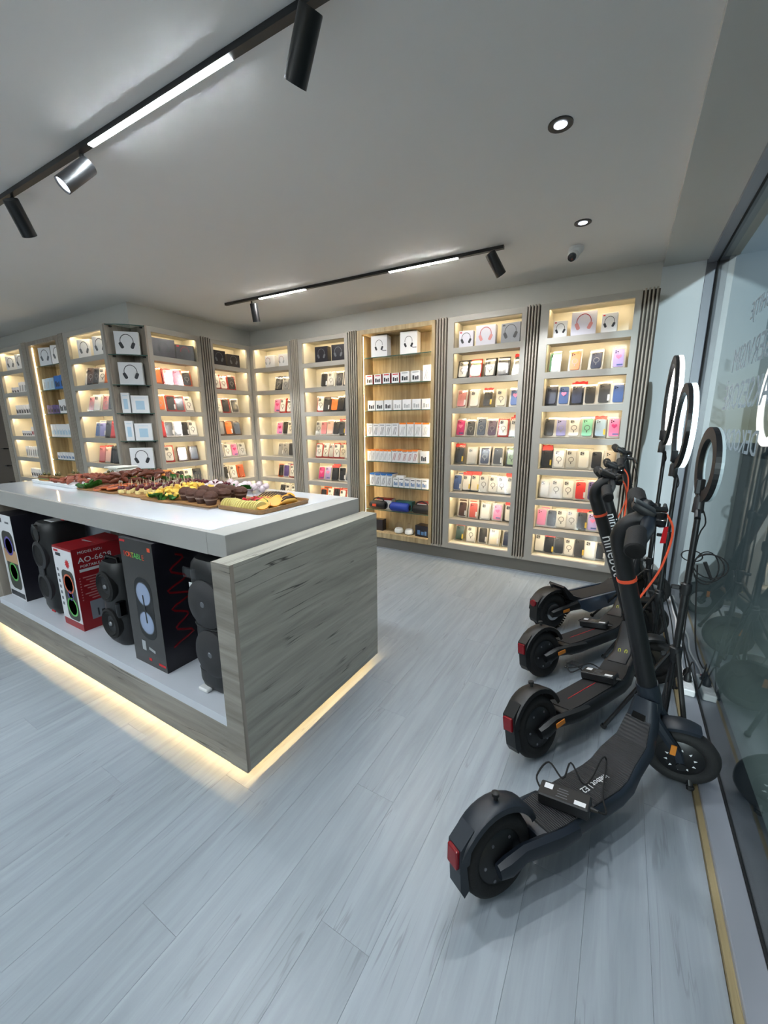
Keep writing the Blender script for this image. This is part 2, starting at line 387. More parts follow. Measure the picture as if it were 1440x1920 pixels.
def glass_cabinet(key, label, org, rz, x0, x1, o0, o1):
    t = thing('glass_shelf_cabinet', label, 'cabinet', (org[0], org[1], 0), rz)
    frame_parts(t, 'warm_oak' if key == 'WG' else 'grey_oak_z', x0, x1, o0, o1, ROWS[-1][0], ROWS[0][1]+.005, ZTOP, ZBOT, .03)
    rc = .016 if key == 'WG' else 0
    for s, xx in ((0, o0), (1, o1)):
        sg = -1 if s == 0 else 1
        b = new_bm(); boxr(b, xx+sg*rc, xx+sg*(rc+.014), .03, DEP, ZBOT, ZTOP); add('side_panel', b, 'warm_oak', t)
        if rc: b = new_bm(); boxr(b, xx+sg*.003, xx+sg*.011, .0305, .036, .2, 2.32); add('led_strip', b, 'led_warm', t)
        else: b = new_bm(); q = xx+.001 if s == 0 else xx-.007; boxr(b, q, q+.006, .034, .040, .2, 2.32); add('led_strip', b, 'led_side', t)
    b = new_bm(); boxr(b, o0-.016, o1+.016, DEP, DEP+.012, ZBOT, ZTOP); add('back_panel', b, 'warm_oak', t)
    for i in range(7):
        z = ROWS[i][0]
        b = new_bm(); boxr(b, o0+.002, o1-.002, .046, DEP-.002, z-.008, z); g = add('glass_shelf', b, 'shelf_glass', t)
        b = new_bm(); boxr(b, o0+.002, o1-.002, .0445, .046, z-.008, z); add('glass_edge', b, 'glass_edge', g)
    b = new_bm(); boxr(b, o0, o1, .03, DEP, ROWS[-1][0]-.05, ROWS[-1][0]); add('bottom_board', b, 'warm_oak', t)
    b = new_bm(); boxr(b, o0, o1, .03, DEP, ROWS[0][1]+.005, ZTOP); add('top_board', b, 'warm_oak', t)
    b = new_bm(); boxr(b, x0, x1, .035, DEP, .0, ZBOT); add('plinth', b, 'plinth', t)
    CAB[key] = (Matrix.Translation((org[0], org[1], 0)) @ Matrix.Rotation(rz, 4, 'Z'), o0, o1, rz)
BW = (0, 3.82); LW = (-4.215, 0); FW = (0, 2.25)
cabinet('W5', 'lit taupe display cabinet by the window wall', BW, 0, -.706, .015, -.64, -.03)
cabinet('W4', 'lit taupe display cabinet right of the glass-shelf cabinet', BW, 0, -1.534, -.818, -1.473, -.86)
glass_cabinet('WG', 'oak cabinet with glass shelves on the back wall', BW, 0, -2.568, -1.665, -2.508, -1.70)
cabinet('W2', 'lit taupe display cabinet left of the glass-shelf cabinet', BW, 0, -3.405, -2.694, -3.344, -2.739)
cabinet('W1', 'lit taupe display cabinet on the back wall at the inner corner', BW, 0, -4.213, -3.53, -4.158, -3.569)
cabinet('LB', 'lit taupe display cabinet on the side wall at the inner corner', LW, PI/2, 3.25, 3.818, 3.28, 3.778)
cabinet('LA', 'lit taupe display cabinet on the side wall beside the corner glass shelves', LW, PI/2, 2.52, 3.118, 2.56, 3.066)
cabinet('F3', 'lit taupe display cabinet left of the corner glass shelves', FW, 0, -5.33, -4.50, -5.24, -4.545)
glass_cabinet('FG', 'oak cabinet with glass shelves in the far left row', FW, 0, -6.28, -5.45, -6.215, -5.51)
cabinet('F1', 'leftmost lit taupe display cabinet', FW, 0, -7.24, -6.41, -7.17, -6.48)
slats('ribbed panel at the right end of the back cabinets', BW, 0, .015, .126)
slats('ribbed panel between the two right-hand back cabinets', BW, 0, -.818, -.706)
slats('ribbed panel right of the oak glass-shelf cabinet', BW, 0, -1.665, -1.534)
slats('ribbed panel left of the oak glass-shelf cabinet', BW, 0, -2.694, -2.568)
slats('ribbed panel on the back wall nearest the inner corner', BW, 0, -3.53, -3.405)
slats('ribbed panel between the two side-wall cabinets', LW, PI/2, 3.118, 3.25)
slats('ribbed panel right of the far left glass-shelf cabinet', FW, 0, -5.45, -5.33)
slats('ribbed panel left of the far left glass-shelf cabinet', FW, 0, -6.41, -6.28)
slats('ribbed panel at the far left edge', FW, 0, -7.40, -7.24)
# dark doors beyond the far left cabinet
t = thing('storage_door', 'dark wooden storage door with black handles at the far left', 'door', (-7.42, 2.25, 0))
b = new_bm(); boxr(b, -1.2, 0, .02, .06, 0, ZTOP); add('door_leaf', b, 'groove_shade_dark_door', t)
for z in (.62, .86, 1.1):
    b = new_bm(); tube(b, [(-.14, .02, z), (-.14, -.03, z), (-.06, -.03, z), (-.06, .02, z)], .008); add('handle', b, 'black_metal', t)
# corner glass shelves in the notch between the two cabinet runs
t = thing('corner_shelf_unit', 'wooden corner niche with triangular glass shelves', 'shelf', (XL, YL, 0))
b = new_bm(); boxr(b, -.04, .012-.012, -.25, 0, .0, ZTOP); add('side_panel', b, 'grey_oak_z', t)
b = new_bm(); boxr(b, 0, .245, -.0, .02, 0, ZTOP); add('side_panel', b, 'grey_oak_z', t)
for k, z in enumerate((2.372, 2.095, 1.808, 1.530, 1.252, .962)):
    n = 8; poly = [(0.003, -.003)]
    for a in range(n+1):
        u = a/n; p = Vector((.003, -.25)).lerp(Vector((.25, -.003)), u); q = math.sin(PI*u)*.03
        poly.append((p.x+q*.7, p.y-q*.7))
    b = new_bm(); va = [b.verts.new((x, y, z-.008)) for x, y in poly]; vb = [b.verts.new((x, y, z)) for x, y in poly]
    b.faces.new(va); b.faces.new(vb[::-1])
    for j in range(len(poly)): b.faces.new((va[j], vb[j], vb[(j+1) % len(poly)], va[(j+1) % len(poly)]))
    g = add('glass_shelf', b, 'shelf_glass', t)
    b = new_bm(); pts = [(x, y, z-.004) for x, y in poly[1:]]; tube(b, pts, .0042, 4); add('glass_edge', b, 'glass_edge', g)
    for p in ((.01, -.2, z-.014), (.2, -.01, z-.014)): b = new_bm(); box(b, p, (.02, .02, .012)); add('shelf_bracket', b, 'black_metal', t)

# ---------------------------------------------------------------- counter
t = thing('island_counter', 'grey oak island counter with open shelf and glossy white top', 'counter', (0, 0, 0)); CT = t
ZB, ZW = .055, .92
def panel_planks(x0, x1):
    b = new_bm(); boxr(b, x1-.016, x1, .877, 1.868, ZB, ZW); boxr(b, x0, x1-.016, .877, 1.868, .11, ZW); boxr(b, x0, x1-.016, .877, .893, ZB, .11); return add('end_panel', b, 'grey_oak_y', t)
ep = panel_planks(-1.242, -1.146); panel_planks(-4.0, -3.905)
# edge banding on the end panel face
b = new_bm(); boxr(b, -1.1462, -1.1445, .877, .893, ZB, ZW); add('edge_band', b, 'grey_oak_z', ep)
b = new_bm(); boxr(b, -1.244, -1.145, .8755, .8775, ZB, ZW); add('edge_face', b, 'grey_oak_x', ep)
b = new_bm(); boxr(b, -3.905, -1.2425, .877, .893, ZB, .225); boxr(b, -3.905, -1.2425, .893, 1.86, .09, .225); add('base_rail', b, 'grey_oak_x', t)
b = new_bm(); boxr(b, -3.56, -1.2425, .878, 1.85, .225, .265); add('deck', b, 'white_deck', t)
b = new_bm(); boxr(b, -3.905, -3.56, .90, 1.85, .225, .90); add('divider', b, 'grey_oak_z', t)
b = new_bm(); boxr(b, -3.56, -1.2425, 1.40, 1.42, .265, .90); add('back_panel', b, 'white_deck', t)
for xx in (-2.9, -2.15): b = new_bm(); boxr(b, xx-.05, xx+.05, 1.34, 1.40, .265, .90); add('back_post', b, 'grey_oak_z', t)
b = new_bm(); boxr(b, -3.89, -1.375, .96, 1.865, .902, .985); add('top_slab', b, 'grey_slab', t)
b = new_bm(); boxr(b, -1.3745, -1.262, .96, 1.865, .902, .994, bev=.0015); add('end_border', b, 'grey_slab', t)
b = new_bm(); boxr(b, -3.89, -1.375, .96, .981, .985, .9935); add('front_border', b, 'grey_slab', t)
b = new_bm(); boxr(b, -3.889, -1.375, .981, 1.864, .985, .9945); add('glass_top', b, 'top_glass', t)
b = new_bm(); boxr(b, -3.80, -1.30, 1.02, 1.75, 0, .09); add('plinth', b, 'plinth', t)
b = new_bm(); boxr(b, -3.90, -1.235, .955, .959, .0865, .0895); add('led_strip', b, 'led_under', t)
b = new_bm(); boxr(b, -1.186, -1.182, .90, 1.86, .107, .1095); add('led_strip', b, 'led_under', t)

# ---------------------------------------------------------------- shelf goods
CC = dict(black=(24, 24, 27), charcoal=(56, 57, 60), navy=(34, 44, 74), blue=(62, 92, 150), slate=(86, 98, 120), lightblue=(170, 196, 220), lavender=(150, 150, 206), lilac=(176, 160, 214), purple=(84, 66, 130), plum=(92, 76, 100),
          mint=(140, 214, 186), sage=(150, 178, 140), green=(40, 66, 52), white=(232, 230, 224), cream=(222, 212, 190), beige=(196, 180, 156), grey=(150, 150, 150), clear=(196, 196, 192), pink=(236, 130, 176), rose=(196, 126, 130), blush=(220, 180, 168), magenta=(206, 44, 120),
          red=(206, 40, 40), coral=(206, 84, 64), orange=(236, 120, 40), terracotta=(176, 86, 52), brown=(76, 52, 44), yellow=(226, 190, 60), teal=(60, 120, 120))
NAMES = dict(sage='sage green', mint='mint green', green='dark green', navy='navy blue', clear='clear', lightblue='light blue', slate='slate blue', charcoal='charcoal', cream='cream', plum='dusky plum', rose='dusty rose', magenta='magenta')
for k, v in CC.items(): mat('case_'+k, srgb(*v), .42, var=.03)
for k in ('white', 'red', 'brown', 'orange', 'black', 'grey', 'cream'): mat('card_'+k, srgb(*dict(white=(200, 196, 188), red=(176, 44, 30), brown=(84, 62, 50), orange=(216, 96, 40), black=(28, 28, 30), grey=(120, 120, 122), cream=(226, 218, 198))[k]), .6, var=.03)
mat('ring_dark', srgb(40, 40, 44), .4); mat('header_red', srgb(206, 26, 36), .4, var=.15, vscale=60)
def m_card(w, h, d): b = new_bm(); box(b, (0, d/2, h/2), (w, d, h)); return mesh(b)
def m_case(w, h, y0, d, cz, r=.014):
    b = new_bm(); prism(b, rrect(w, h, r, 3, 0, cz), y0-d, y0); return mesh(b)
def m_ring(r0, r1, y, cz, n=16):
    b = new_bm()
    a = [b.verts.new((r0*math.cos(2*PI*k/n), y, cz+r0*math.sin(2*PI*k/n))) for k in range(n)]; c = [b.verts.new((r1*math.cos(2*PI*k/n), y, cz+r1*math.sin(2*PI*k/n))) for k in range(n)]
    for k in range(n): b.faces.new((a[k], a[(k+1) % n], c[(k+1) % n], c[k]))
    g = bmesh.ops.extrude_face_region(b, geom=b.faces[:]); xf(b, [v for v in g['geom'] if isinstance(v, bmesh.types.BMVert)], Matrix.Translation((0, -.0012, 0)))
    box(b, (0, y-.0006, cz-r1-.010), (.007, .0012, .016)); return mesh(b)
def m_bump(cx, cz, y):
    b = new_bm(); prism(b, rrect(.034, .036, .009, 2, cx, cz), y-.003, y)
    for dx, dz in ((-.007, .007), (-.007, -.007), (.008, 0)):
        lathe(b, [(.0055, -(0)), (.0055, .002)], 8, 'Y', (cx+dx, y-.005, cz+dz))
    return mesh(b)
def m_bumpring(cx, cz, y):
    b = new_bm()
    for dx, dz in ((-.007, .007), (-.007, -.007), (.008, 0)): lathe(b, [(.0052, 0), (.0052, .001)], 8, 'Y', (cx+dx, y-.0055, cz+dz))
    return mesh(b)
def m_heart(y, cz, s):
    b = new_bm(); poly = []
    for k in range(20):
        a = 2*PI*k/20; poly.append((s*.0625*16*math.sin(a)**3, cz+s*.0625*(13*math.cos(a)-5*math.cos(2*a)-2*math.cos(3*a)-math.cos(4*a))))
    prism(b, poly, y-.004, y); return mesh(b)
def m_film(w, h, y):
    b = new_bm(); box(b, (0, y, h/2), (w, .0008, h)); return mesh(b)
def m_header(w, z0, h):
    b = new_bm(); n = 7; pts = [(-w/2+w*i/(n-1), .004*math.sin(i*2.1)) for i in range(n)]
    poly = [(x, z0) for x, _ in pts]+[(x, z0+h+dz) for x, dz in reversed(pts)]; prism(b, poly, -.002, .003); return mesh(b)
def m_glare(w, h):
    b = new_bm(); prism(b, [(-w*.5, h*.50), (-w*.1, h*.50), (w*.5, h*.86), (w*.5, h*.98), (-w*.5, h*.62)], -.0225, -.0222); return mesh(b)
ME = dict(card=m_card(.104, .178, .016), case=m_case(.078, .152, -.002, .008, .089), ring=m_ring(.019, .023, -.0105, .082), bump=m_bump(-.017, .140, -.010), lens=m_bumpring(-.017, .140, -.010), film=m_film(.102, .176, -.018), heart=m_heart(-.011, .10, .022), hdr=m_header(.096, .165, .03), tag=None)
b = new_bm(); box(b, (.012, -.0108, .03), (.045, .0012, .012)); ME['label'] = mesh(b)
b = new_bm(); box(b, (.034, -.0112, .05), (.016, .0012, .05)); ME['sticker'] = mesh(b)
def place(key, x, y, z, rz=0):
    M, o0, o1, r0 = CAB[key]; p = M @ Vector((x, y, z)); return tuple(p), r0+rz
def pack(color, frame, style, pos, rz, label, group, tilt=None, sc=1.0, simple=False):
    t = thing('phone_case_pack', label, 'phone case', pos, group=group)
    tl = tilt if tilt is not None else random.uniform(.20, .30)
    t.rotation_euler = (-tl, 0, rz); t.scale = (sc, sc, sc)
    if style != 'b': add('box', ME['card'], 'card_'+frame, t)
    else:
        add('bag', ME['film'], 'clear_film', t, (0, .022, 0)); add('header_card', ME['hdr'], 'header_red', t)
    c = add('phone_case', ME['case'], 'case_'+color, t)
    if simple: return t
    add('camera_bump', ME['bump'], 'case_'+(color if color not in ('clear', 'white', 'cream') else 'grey'), c); add('lens', ME['lens'], 'black_gloss', c)
    if style == 'm': add('magnet_ring', ME['ring'], 'ring_dark' if color in ('white', 'clear', 'cream', 'sage', 'mint', 'grey') else 'case_grey', c)
    if style == 'd': add('heart_charm', ME['heart'], 'case_pink' if color != 'pink' else 'case_magenta', c); add('sticker', ME['label'], 'case_blue', c)
    if style == 'p' and random.random() < .5: add('sticker', ME['sticker'], 'white_print', c)
    if style == 'b' and random.random() < .6: add('sticker', ME['sticker'], 'case_yellow', c)
    add('film', ME['film'], 'clear_film', t)
    return t
BAYN = dict(W5='cabinet by the window wall', W4='cabinet right of glass-shelf cabinet', W2='cabinet left of glass-shelf cabinet', W1='back-wall cabinet at the corner', LB='side-wall cabinet at the corner', LA='side-wall cabinet beside corner shelves', F3='left cabinet beside corner shelves', F1='leftmost cabinet', WG='back-wall glass-shelf cabinet', FG='far left glass-shelf cabinet')
RN = ['top shelf', 'second shelf down', 'third shelf down', 'fourth shelf down', 'fifth shelf down', 'sixth shelf down', 'seventh shelf down', 'bottom shelf']
FRM = dict(w='white', r='red', n='brown', o='orange', k='black', g='grey', c='cream')
def case_row(key, row, spec, x0=None, x1=None, yaw=0, back=.5, y=.115):
    """spec items color:frame+style, spread evenly from x0 to x1"""
    M, o0, o1, _ = CAB[key]; it = spec.split(); n = len(it)
    x0 = o0+.07 if x0 is None else x0; x1 = o1-.07 if x1 is None else x1
    z = ROWS[row][0]
    for i, s in enumerate(it):
        col, fs = s.split(':'); x = x0+(x1-x0)*(i/(n-1) if n > 1 else .5)
        yy = y+random.uniform(-.012, .012); rz = yaw+random.uniform(-.1, .1)
        p, r = place(key, x, yy, z+.006, rz)
        nm = NAMES.get(col, col); lab = f'{nm} phone case, {ORD[i]} from left, {RN[row]}, {BAYN[key]}'
        pack(col, FRM[fs[0]], fs[1], p, r, lab, 'phone cases in the lit cabinets', sc=random.uniform(.94, 1.04))
        if random.random() < back:
            p, r = place(key, x+random.uniform(.006, .022)*random.choice((1, 1, -1)), yy+.048, z+.006, rz)
            pack(col, FRM[fs[0]], fs[1], p, r, f'{nm} case tucked behind {ORD[i]} from left, {RN[row]}, {BAYN[key]}', 'phone cases in the lit cabinets', sc=1.05, simple=True)
# ---- boxes with a headphone picture
def headphone_print(parent, w, h, y, cols, s=1.0, dx=0):
    """flat picture: band and two ear cups"""
    b = new_bm(); r0, r1 = w*.27*s, w*.30*s; cz = h*.58; n = 14; a = []; c = []
    for k in range(n+1):
        t = PI*(-.08+1.16*k/n); a.append(b.verts.new((dx+r0*math.cos(t), y, cz+r0*1.1*math.sin(t)))); c.append(b.verts.new((dx+r1*math.cos(t), y, cz+r1*1.1*math.sin(t))))
    for k in range(n): b.faces.new((a[k], a[k+1], c[k+1], c[k]))
    g = bmesh.ops.extrude_face_region(b, geom=b.faces[:]); xf(b, [v for v in g['geom'] if isinstance(v, bmesh.types.BMVert)], Matrix.Translation((0, -.0006, 0)))
    p = add('headband_print', b, cols[0], parent)
    for sx in (-1, 1):
        b = new_bm(); vs = prism(b, rrect(w*.15*s, w*.30*s, w*.06*s, 3), y-.0008, y); xf(b, vs, Matrix.Translation((dx+sx*w*.25*s, 0, h*.40)) @ Matrix.Rotation(sx*.42, 4, 'Y'))
        add('ear_cup_print', b, cols[1], parent)
def hbox(key, x, y, z, w, h, d, card, cols, label, rz=0, s=1.0, tagc=None, group='headphone boxes', dx=0):
    p, r = place(key, x, y, z+.0005, rz); t = thing('headphone_box', label, 'box', p, r, group)
    b = new_bm(); box(b, (0, d/2, h/2), (w, d, h), bev=.0015); add('carton', b, card, t)
    headphone_print(t, w, h, -.0003, cols, s, dx)
    if tagc:
        b = new_bm(); box(b, (-w*.36, -.0006, h*.9), (w*.14, .001, h*.07)); add('logo_patch', b, tagc, t)
    return t
mat('carton_white', srgb(228, 229, 232), .45, var=.01); mat('carton_lilac', srgb(200, 200, 214), .45, var=.02); mat('carton_grey', srgb(130, 134, 142), .45, var=.03); mat('carton_dark', srgb(30, 28, 36), .3, var=.3, vscale=30)
mat('carton_purple', srgb(26, 20, 36), .3, var=.5, vscale=24); mat('carton_blue', srgb(40, 110, 190), .4); mat('carton_sky', srgb(170, 200, 220), .4); mat('carton_teal', srgb(60, 110, 108), .45); mat('carton_red', srgb(150, 22, 30), .4, var=.03)
mat('carton_orange', srgb(240, 130, 40), .45); mat('print_grey', srgb(96, 100, 106), .5); mat('print_dark', srgb(44, 46, 52), .5); mat('print_pink', srgb(196, 130, 130), .5); mat('print_red', srgb(150, 30, 50), .5); mat('print_light', srgb(170, 174, 178), .5); mat('print_blue', srgb(80, 120, 170), .5)
D, PK, RD = 'print_dark', 'print_pink', 'print_red'
Z0 = ROWS[0][0]
hbox('W5', -.55, .05, Z0, .105, .135, .06, 'carton_white', (D, D), 'small white box of black headphones, left on top shelf by the window', .15, 1.05, 'red_plastic')
hbox('W5', -.375, .05, Z0, .185, .185, .07, 'carton_lilac', (RD, PK), 'large pale lilac box of pink headphones on top shelf by the window', .05)
hbox('W5', -.19, .05, Z0, .112, .15, .06, 'carton_white', (D, D), 'small white box of black headphones, right on top shelf by the window', -.05, 1.05, 'red_plastic')
hbox('W4', -1.37, .05, Z0, .135, .15, .06, 'carton_lilac', (D, D), 'small grey box of black headphones, top shelf right of glass-shelf cabinet', .1, 1.05, 'red_plastic')
hbox('W4', -1.185, .05, Z0, .18, .178, .07, 'carton_lilac', (RD, PK), 'large pale box of pink headphones, top shelf right of glass-shelf cabinet', .05)
hbox('W4', -.96, .045, Z0, .17, .17, .07, 'carton_grey', (D, D), 'blue-grey box of dark headphones, top shelf right of glass-shelf cabinet', -.1, 1.05, D)
for i, x in enumerate((-3.10, -2.86)): hbox('W2', x, .05, Z0, .17, .175, .08, 'carton_dark', ('print_grey', 'print_grey'), f'dark gaming headset box, {"left" if i == 0 else "right"} one, top shelf left of glass-shelf cabinet', .12, .9)
for i, x in enumerate((-3.93, -3.70)): hbox('W1', x, .06, Z0, .15, .15, .07, 'carton_white', (RD, 'print_light'), f'white headphone box, {"left" if i == 0 else "right"} one, top shelf of back-wall corner cabinet', .1, .8, dx=-.03)
for i, x in enumerate((3.39, 3.60)): hbox('LB', x, .045, Z0, .17, .17-.02*i, .07, 'carton_dark', ('print_grey', 'print_grey'), f'dark headset box, {"left" if i == 0 else "right"} one, top shelf of side-wall corner cabinet', -.1, .9)
hbox('LA', 2.70, .04, Z0, .24, .185, .08, 'carton_purple', ('print_dark', 'print_dark'), 'wide dark purple headset box, top shelf beside corner glass shelves', -.15, .7)
hbox('LA', 2.95, .05, Z0, .19, .16, .09, 'carton_dark', ('print_red', 'print_dark'), 'black headset box with red picture, top shelf beside corner glass shelves', -.3, .8, 'red_plastic')
for i, x in enumerate((-5.02, -4.70)): hbox('F3', x, .05, Z0, .18, .19, .09, 'carton_white', (D, 'print_grey'), f'white headphone box, {"left" if i == 0 else "right"} one, top shelf left of corner glass shelves', .25)
for i, x in enumerate((-5.98, -5.66)): hbox('FG', x, .06, Z0, .19, .2, .10, 'carton_white', (D, 'print_grey'), f'white headphone box, {"left" if i == 0 else "right"} one, top of far left glass-shelf cabinet', .25)
for i, x in enumerate((-6.95, -6.65)): hbox('F1', x, .05, Z0, .18, .185, .09, 'carton_white', (D, 'print_grey'), f'white headphone box, {"left" if i == 0 else "right"} one, top shelf of leftmost cabinet', .2)
# corner glass shelves: headphone boxes and cable boxes
CAB['CN'] = (Matrix.Translation((XL, YL, 0)) @ Matrix.Rotation(R(45), 4, 'Z'), 0, 0, R(45))
for i, (z, lab) in enumerate(((2.095, 'top'), (1.808, 'second'), (.962, 'lowest'))):
    hbox('CN', 0, -.175, z, .215, .215, .05, 'carton_white', (D, 'print_dark'), f'white headphone box on the {lab} corner glass shelf', 0, .95, None, 'headphone boxes on the corner glass shelves')
for i, z in enumerate((1.530, 1.252)):
    for x, w, h in ((-.085, .075, .20), (.045, .16, .175)):
        p, r = place('CN', x, -.165, z+.0005, 0); t = thing('accessory_box', f'{"narrow" if w < .1 else "wide"} white cable box on the {"third" if i == 0 else "fourth"} corner glass shelf', 'box', p, r, 'white boxes on the corner glass shelves')
        b = new_bm(); box(b, (0, .02, h/2), (w, .04, h), bev=.001); add('carton', b, 'carton_white', t)
        b = new_bm(); box(b, (0, -.0005, h*.45), (w*.5, .0008, h*.5)); box(b, (0, -.0006, h*.86), (w*.6, .0008, h*.02)); add('line_print', b, 'carton_sky', t)['kind'] = 'stuff'
# ---- phone cases row by row
case_row('W5', 1, 'mint:wm orange:wm navy:wm lilac:wd', -.585, -.10, back=.2)
case_row('W5', 2, 'navy:kp blue:wd navy:kb black:wp charcoal:wp blue:wp', -.59, -.075)
case_row('W5', 3, 'charcoal:wp lavender:wm white:wm mint:wm lightblue:wb pink:wd', -.59, -.075, back=.3)
case_row('W5', 4, 'black:wb white:wm clear:wm white:wp black:wp beige:wp', -.585, -.08)
case_row('W5', 5, 'clear:wp clear:wm white:wm red:wp purple:wd white:wb', -.585, -.08)
case_row('W5', 6, 'pink:wp black:wp white:wm clear:wm black:wb lilac:wd white:wp', -.59, -.075)
case_row('W5', 7, 'white:wb black:wb black:wp white:wm charcoal:kb white:wp black:wp', -.59, -.075)
case_row('W4', 1, 'clear:km sage:rm clear:km black:kp black:wb', -1.42, -.89)
case_row('W4', 2, 'rose:wp white:wp black:wb cream:wm blue:wd', -1.42, -.90)
case_row('W4', 3, 'magenta:wd charcoal:wm slate:wm plum:wm white:rm white:wb', -1.425, -.89)
case_row('W4', 4, 'black:wb clear:wp navy:wm charcoal:wp sage:km', -1.42, -.90)
case_row('W4', 5, 'blue:wp white:wb cream:wb clear:wm white:wm white:wm white:wb', -1.43, -.89)
case_row('W4', 6, 'brown:wp coral:wp white:wp pink:wd white:wb', -1.37, -.89)
case_row('W4', 7, 'green:wb white:wm charcoal:wp cream:wp navy:wp', -1.39, -.90, back=.2)
case_row('W2', 1, 'black:wp clear:wm charcoal:wm cream:km', -3.13, -2.79, .1)
case_row('W2', 2, 'white:rm charcoal:np orange:kp black:kp black:kb', -3.20, -2.79, .1)
case_row('W2', 3, 'clear:wm rose:wp blush:wp black:wp charcoal:wb lilac:wd', -3.24, -2.79, .1)
case_row('W2', 4, 'white:rm white:rm clear:rp white:rm cream:rm white:wm', -3.24, -2.79, .1)
case_row('W2', 5, 'magenta:wd lilac:wd black:wb black:wp charcoal:wm', -3.22, -2.80, .1)
case_row('W2', 6, 'black:op white:wm black:rp white:rp white:wm', -3.20, -2.80, .1)
case_row('W1', 1, 'charcoal:km grey:wm white:rm', -3.86, -3.62, .15)
case_row('W1', 2, 'pink:wd white:rm white:rm clear:wm', -3.90, -3.61, .15)
case_row('W1', 3, 'pink:wd black:wp cream:wm black:wp', -3.88, -3.61, .15)
case_row('W1', 4, 'grey:wp grey:wm black:wp grey:wp', -3.90, -3.61, .15)
case_row('W1', 5, 'black:op purple:wp white:rm black:rp', -3.90, -3.61, .15)
case_row('W1', 6, 'black:wm clear:wm white:wm white:wm', -3.92, -3.61, .1)
case_row('LB', 1, 'white:rm white:rm black:rm', 3.37, 3.60, -.2)
case_row('LB', 2, 'white:wm black:rp charcoal:wp', 3.37, 3.62, -.2)
case_row('LB', 3, 'grey:np orange:np slate:np', 3.38, 3.64, -.2)
case_row('LB', 4, 'grey:wm white:wm pink:wd clear:wm', 3.35, 3.68, -.2)
case_row('LB', 5, 'black:wp white:wm terracotta:op', 3.40, 3.64, -.2)
case_row('LB', 6, 'white:wm white:wm clear:wm', 3.38, 3.64, -.2)
case_row('LA', 1, 'orange:op blush:rm pink:rm black:om', 2.64, 2.99, -.2)
case_row('LA', 2, 'orange:wm black:rp black:rp white:wm', 2.65, 2.99, -.2)
case_row('LA', 3, 'red:rp black:wp black:wm black:wp white:wm', 2.62, 3.0, -.2)
case_row('LA', 4, 'white:rm sage:np slate:np', 2.68, 2.99, -.2)
case_row('LA', 5, 'charcoal:wm black:wp white:wm charcoal:kp', 2.68, 2.99, -.2)
case_row('F3', 1, 'white:wp brown:km charcoal:nm white:wm orange:op', -5.08, -4.66, .3, y=.055)
case_row('F3', 2, 'rose:wm white:wp rose:wm black:wp', -5.05, -4.66, .3, y=.055)
case_row('F3', 3, 'blue:wp lavender:wp charcoal:kp red:rp', -5.02, -4.66, .3, y=.055)
case_row('F3', 4, 'rose:rp blush:wp black:kp charcoal:kp', -5.0, -4.66, .3, y=.055)
# ---- small cartons
def carton(key, x, y, z, w, h, d, card, label, group, rz=0, band=None, pic=None, side=None, line=None, top=None):
    p, r = place(key, x, y, z+.0005, rz); t = thing('accessory_box', label, 'box', p, r, group)
    b = new_bm(); box(b, (0, d/2, h/2), (w, d, h)); add('carton', b, card, t)
    if band: b = new_bm(); box(b, (0, -.0004, h*.86), (w*.7, .0008, h*.1)); add('brand_band', b, band, t)
    if pic:
        b = new_bm(); k = 0
        for (px, pz, pw, ph) in ((-.24, .38, .2, .4), (.04, .33, .2, .3), (.27, .36, .14, .36)): box(b, (px*w, -.0005, pz*h), (pw*w, .0008, ph*h))
        add('picture_print', b, pic, t)['kind'] = 'stuff'
    if line:
        b = new_bm()
        for k in range(3): box(b, (w*(-.18+.18*k), -.0005, h*.42), (w*.06, .0008, h*.6), Matrix.Rotation(.22, 3, 'Y').to_4x4())
        add('picture_print', b, line, t)['kind'] = 'stuff'
    if side: b = new_bm(); box(b, (w/2+.0004, d/2, h/2), (.0008, d, h)); box(b, (-w/2-.0004, d/2, h/2), (.0008, d, h)); add('side_print', b, side, t)
    if top: b = new_bm(); box(b, (0, d/2, h+.0006), (w+.001, d, .0012)); box(b, (0, -.0005, h*.945), (w, .0008, h*.11)); add('top_print', b, top, t)
    return t
def crow(key, row, n, x0, x1, w, h, d, card, nm, group, **kw):
    for i in range(n):
        x = x0+(x1-x0)*(i/(n-1) if n > 1 else 0)
        carton(key, x, .055, ROWS[row][0], w, h*random.uniform(.98, 1.03), d, card, f'{nm}, {ORD[i]} from left, {RN[row]}, {BAYN[key]}', group, random.uniform(-.04, .04), **kw)
G = 'WG'
for i, x in enumerate((-2.33, -1.98)):
    t = hbox(G, x, .06, ROWS[0][0], .185, .215, .11, 'carton_white', (D, D), f'white gaming headset box, {"left" if i == 0 else "right"} one, top glass shelf', .12, .75)
    b = new_bm(); tube(b, [(.02, -.0012, .075), (.05, -.0012, .06), (.085, -.0012, .06)], .0035, 5); add('microphone_print', b, 'print_dark', t)
crow(G, 1, 4, -2.455, -2.13, .088, .10, .07, 'carton_white', 'white charger box with red sides', 'charger boxes', band='red_plastic', pic='print_dark', side='carton_red')
crow(G, 1, 2, -2.02, -1.895, .1, .108, .07, 'carton_white', 'plain white charger box', 'charger boxes', band='print_light', pic='print_dark')
crow(G, 1, 1, -1.765, -1.765, .095, .155, .07, 'carton_white', 'tall white cable box at right end', 'charger boxes', line='print_light')
crow(G, 2, 3, -2.43, -2.22, .09, .105, .06, 'carton_white', 'white charger box with black plug picture', 'charger boxes', pic='print_dark')
crow(G, 2, 4, -2.105, -1.77, .095, .105, .06, 'carton_white', 'white charger box with faint grey print', 'charger boxes', pic='print_light')
crow(G, 3, 5, -2.455, -2.135, .074, .135, .08, 'carton_white', 'white power bank box with grey picture', 'cable boxes', line='print_grey', band='print_light')
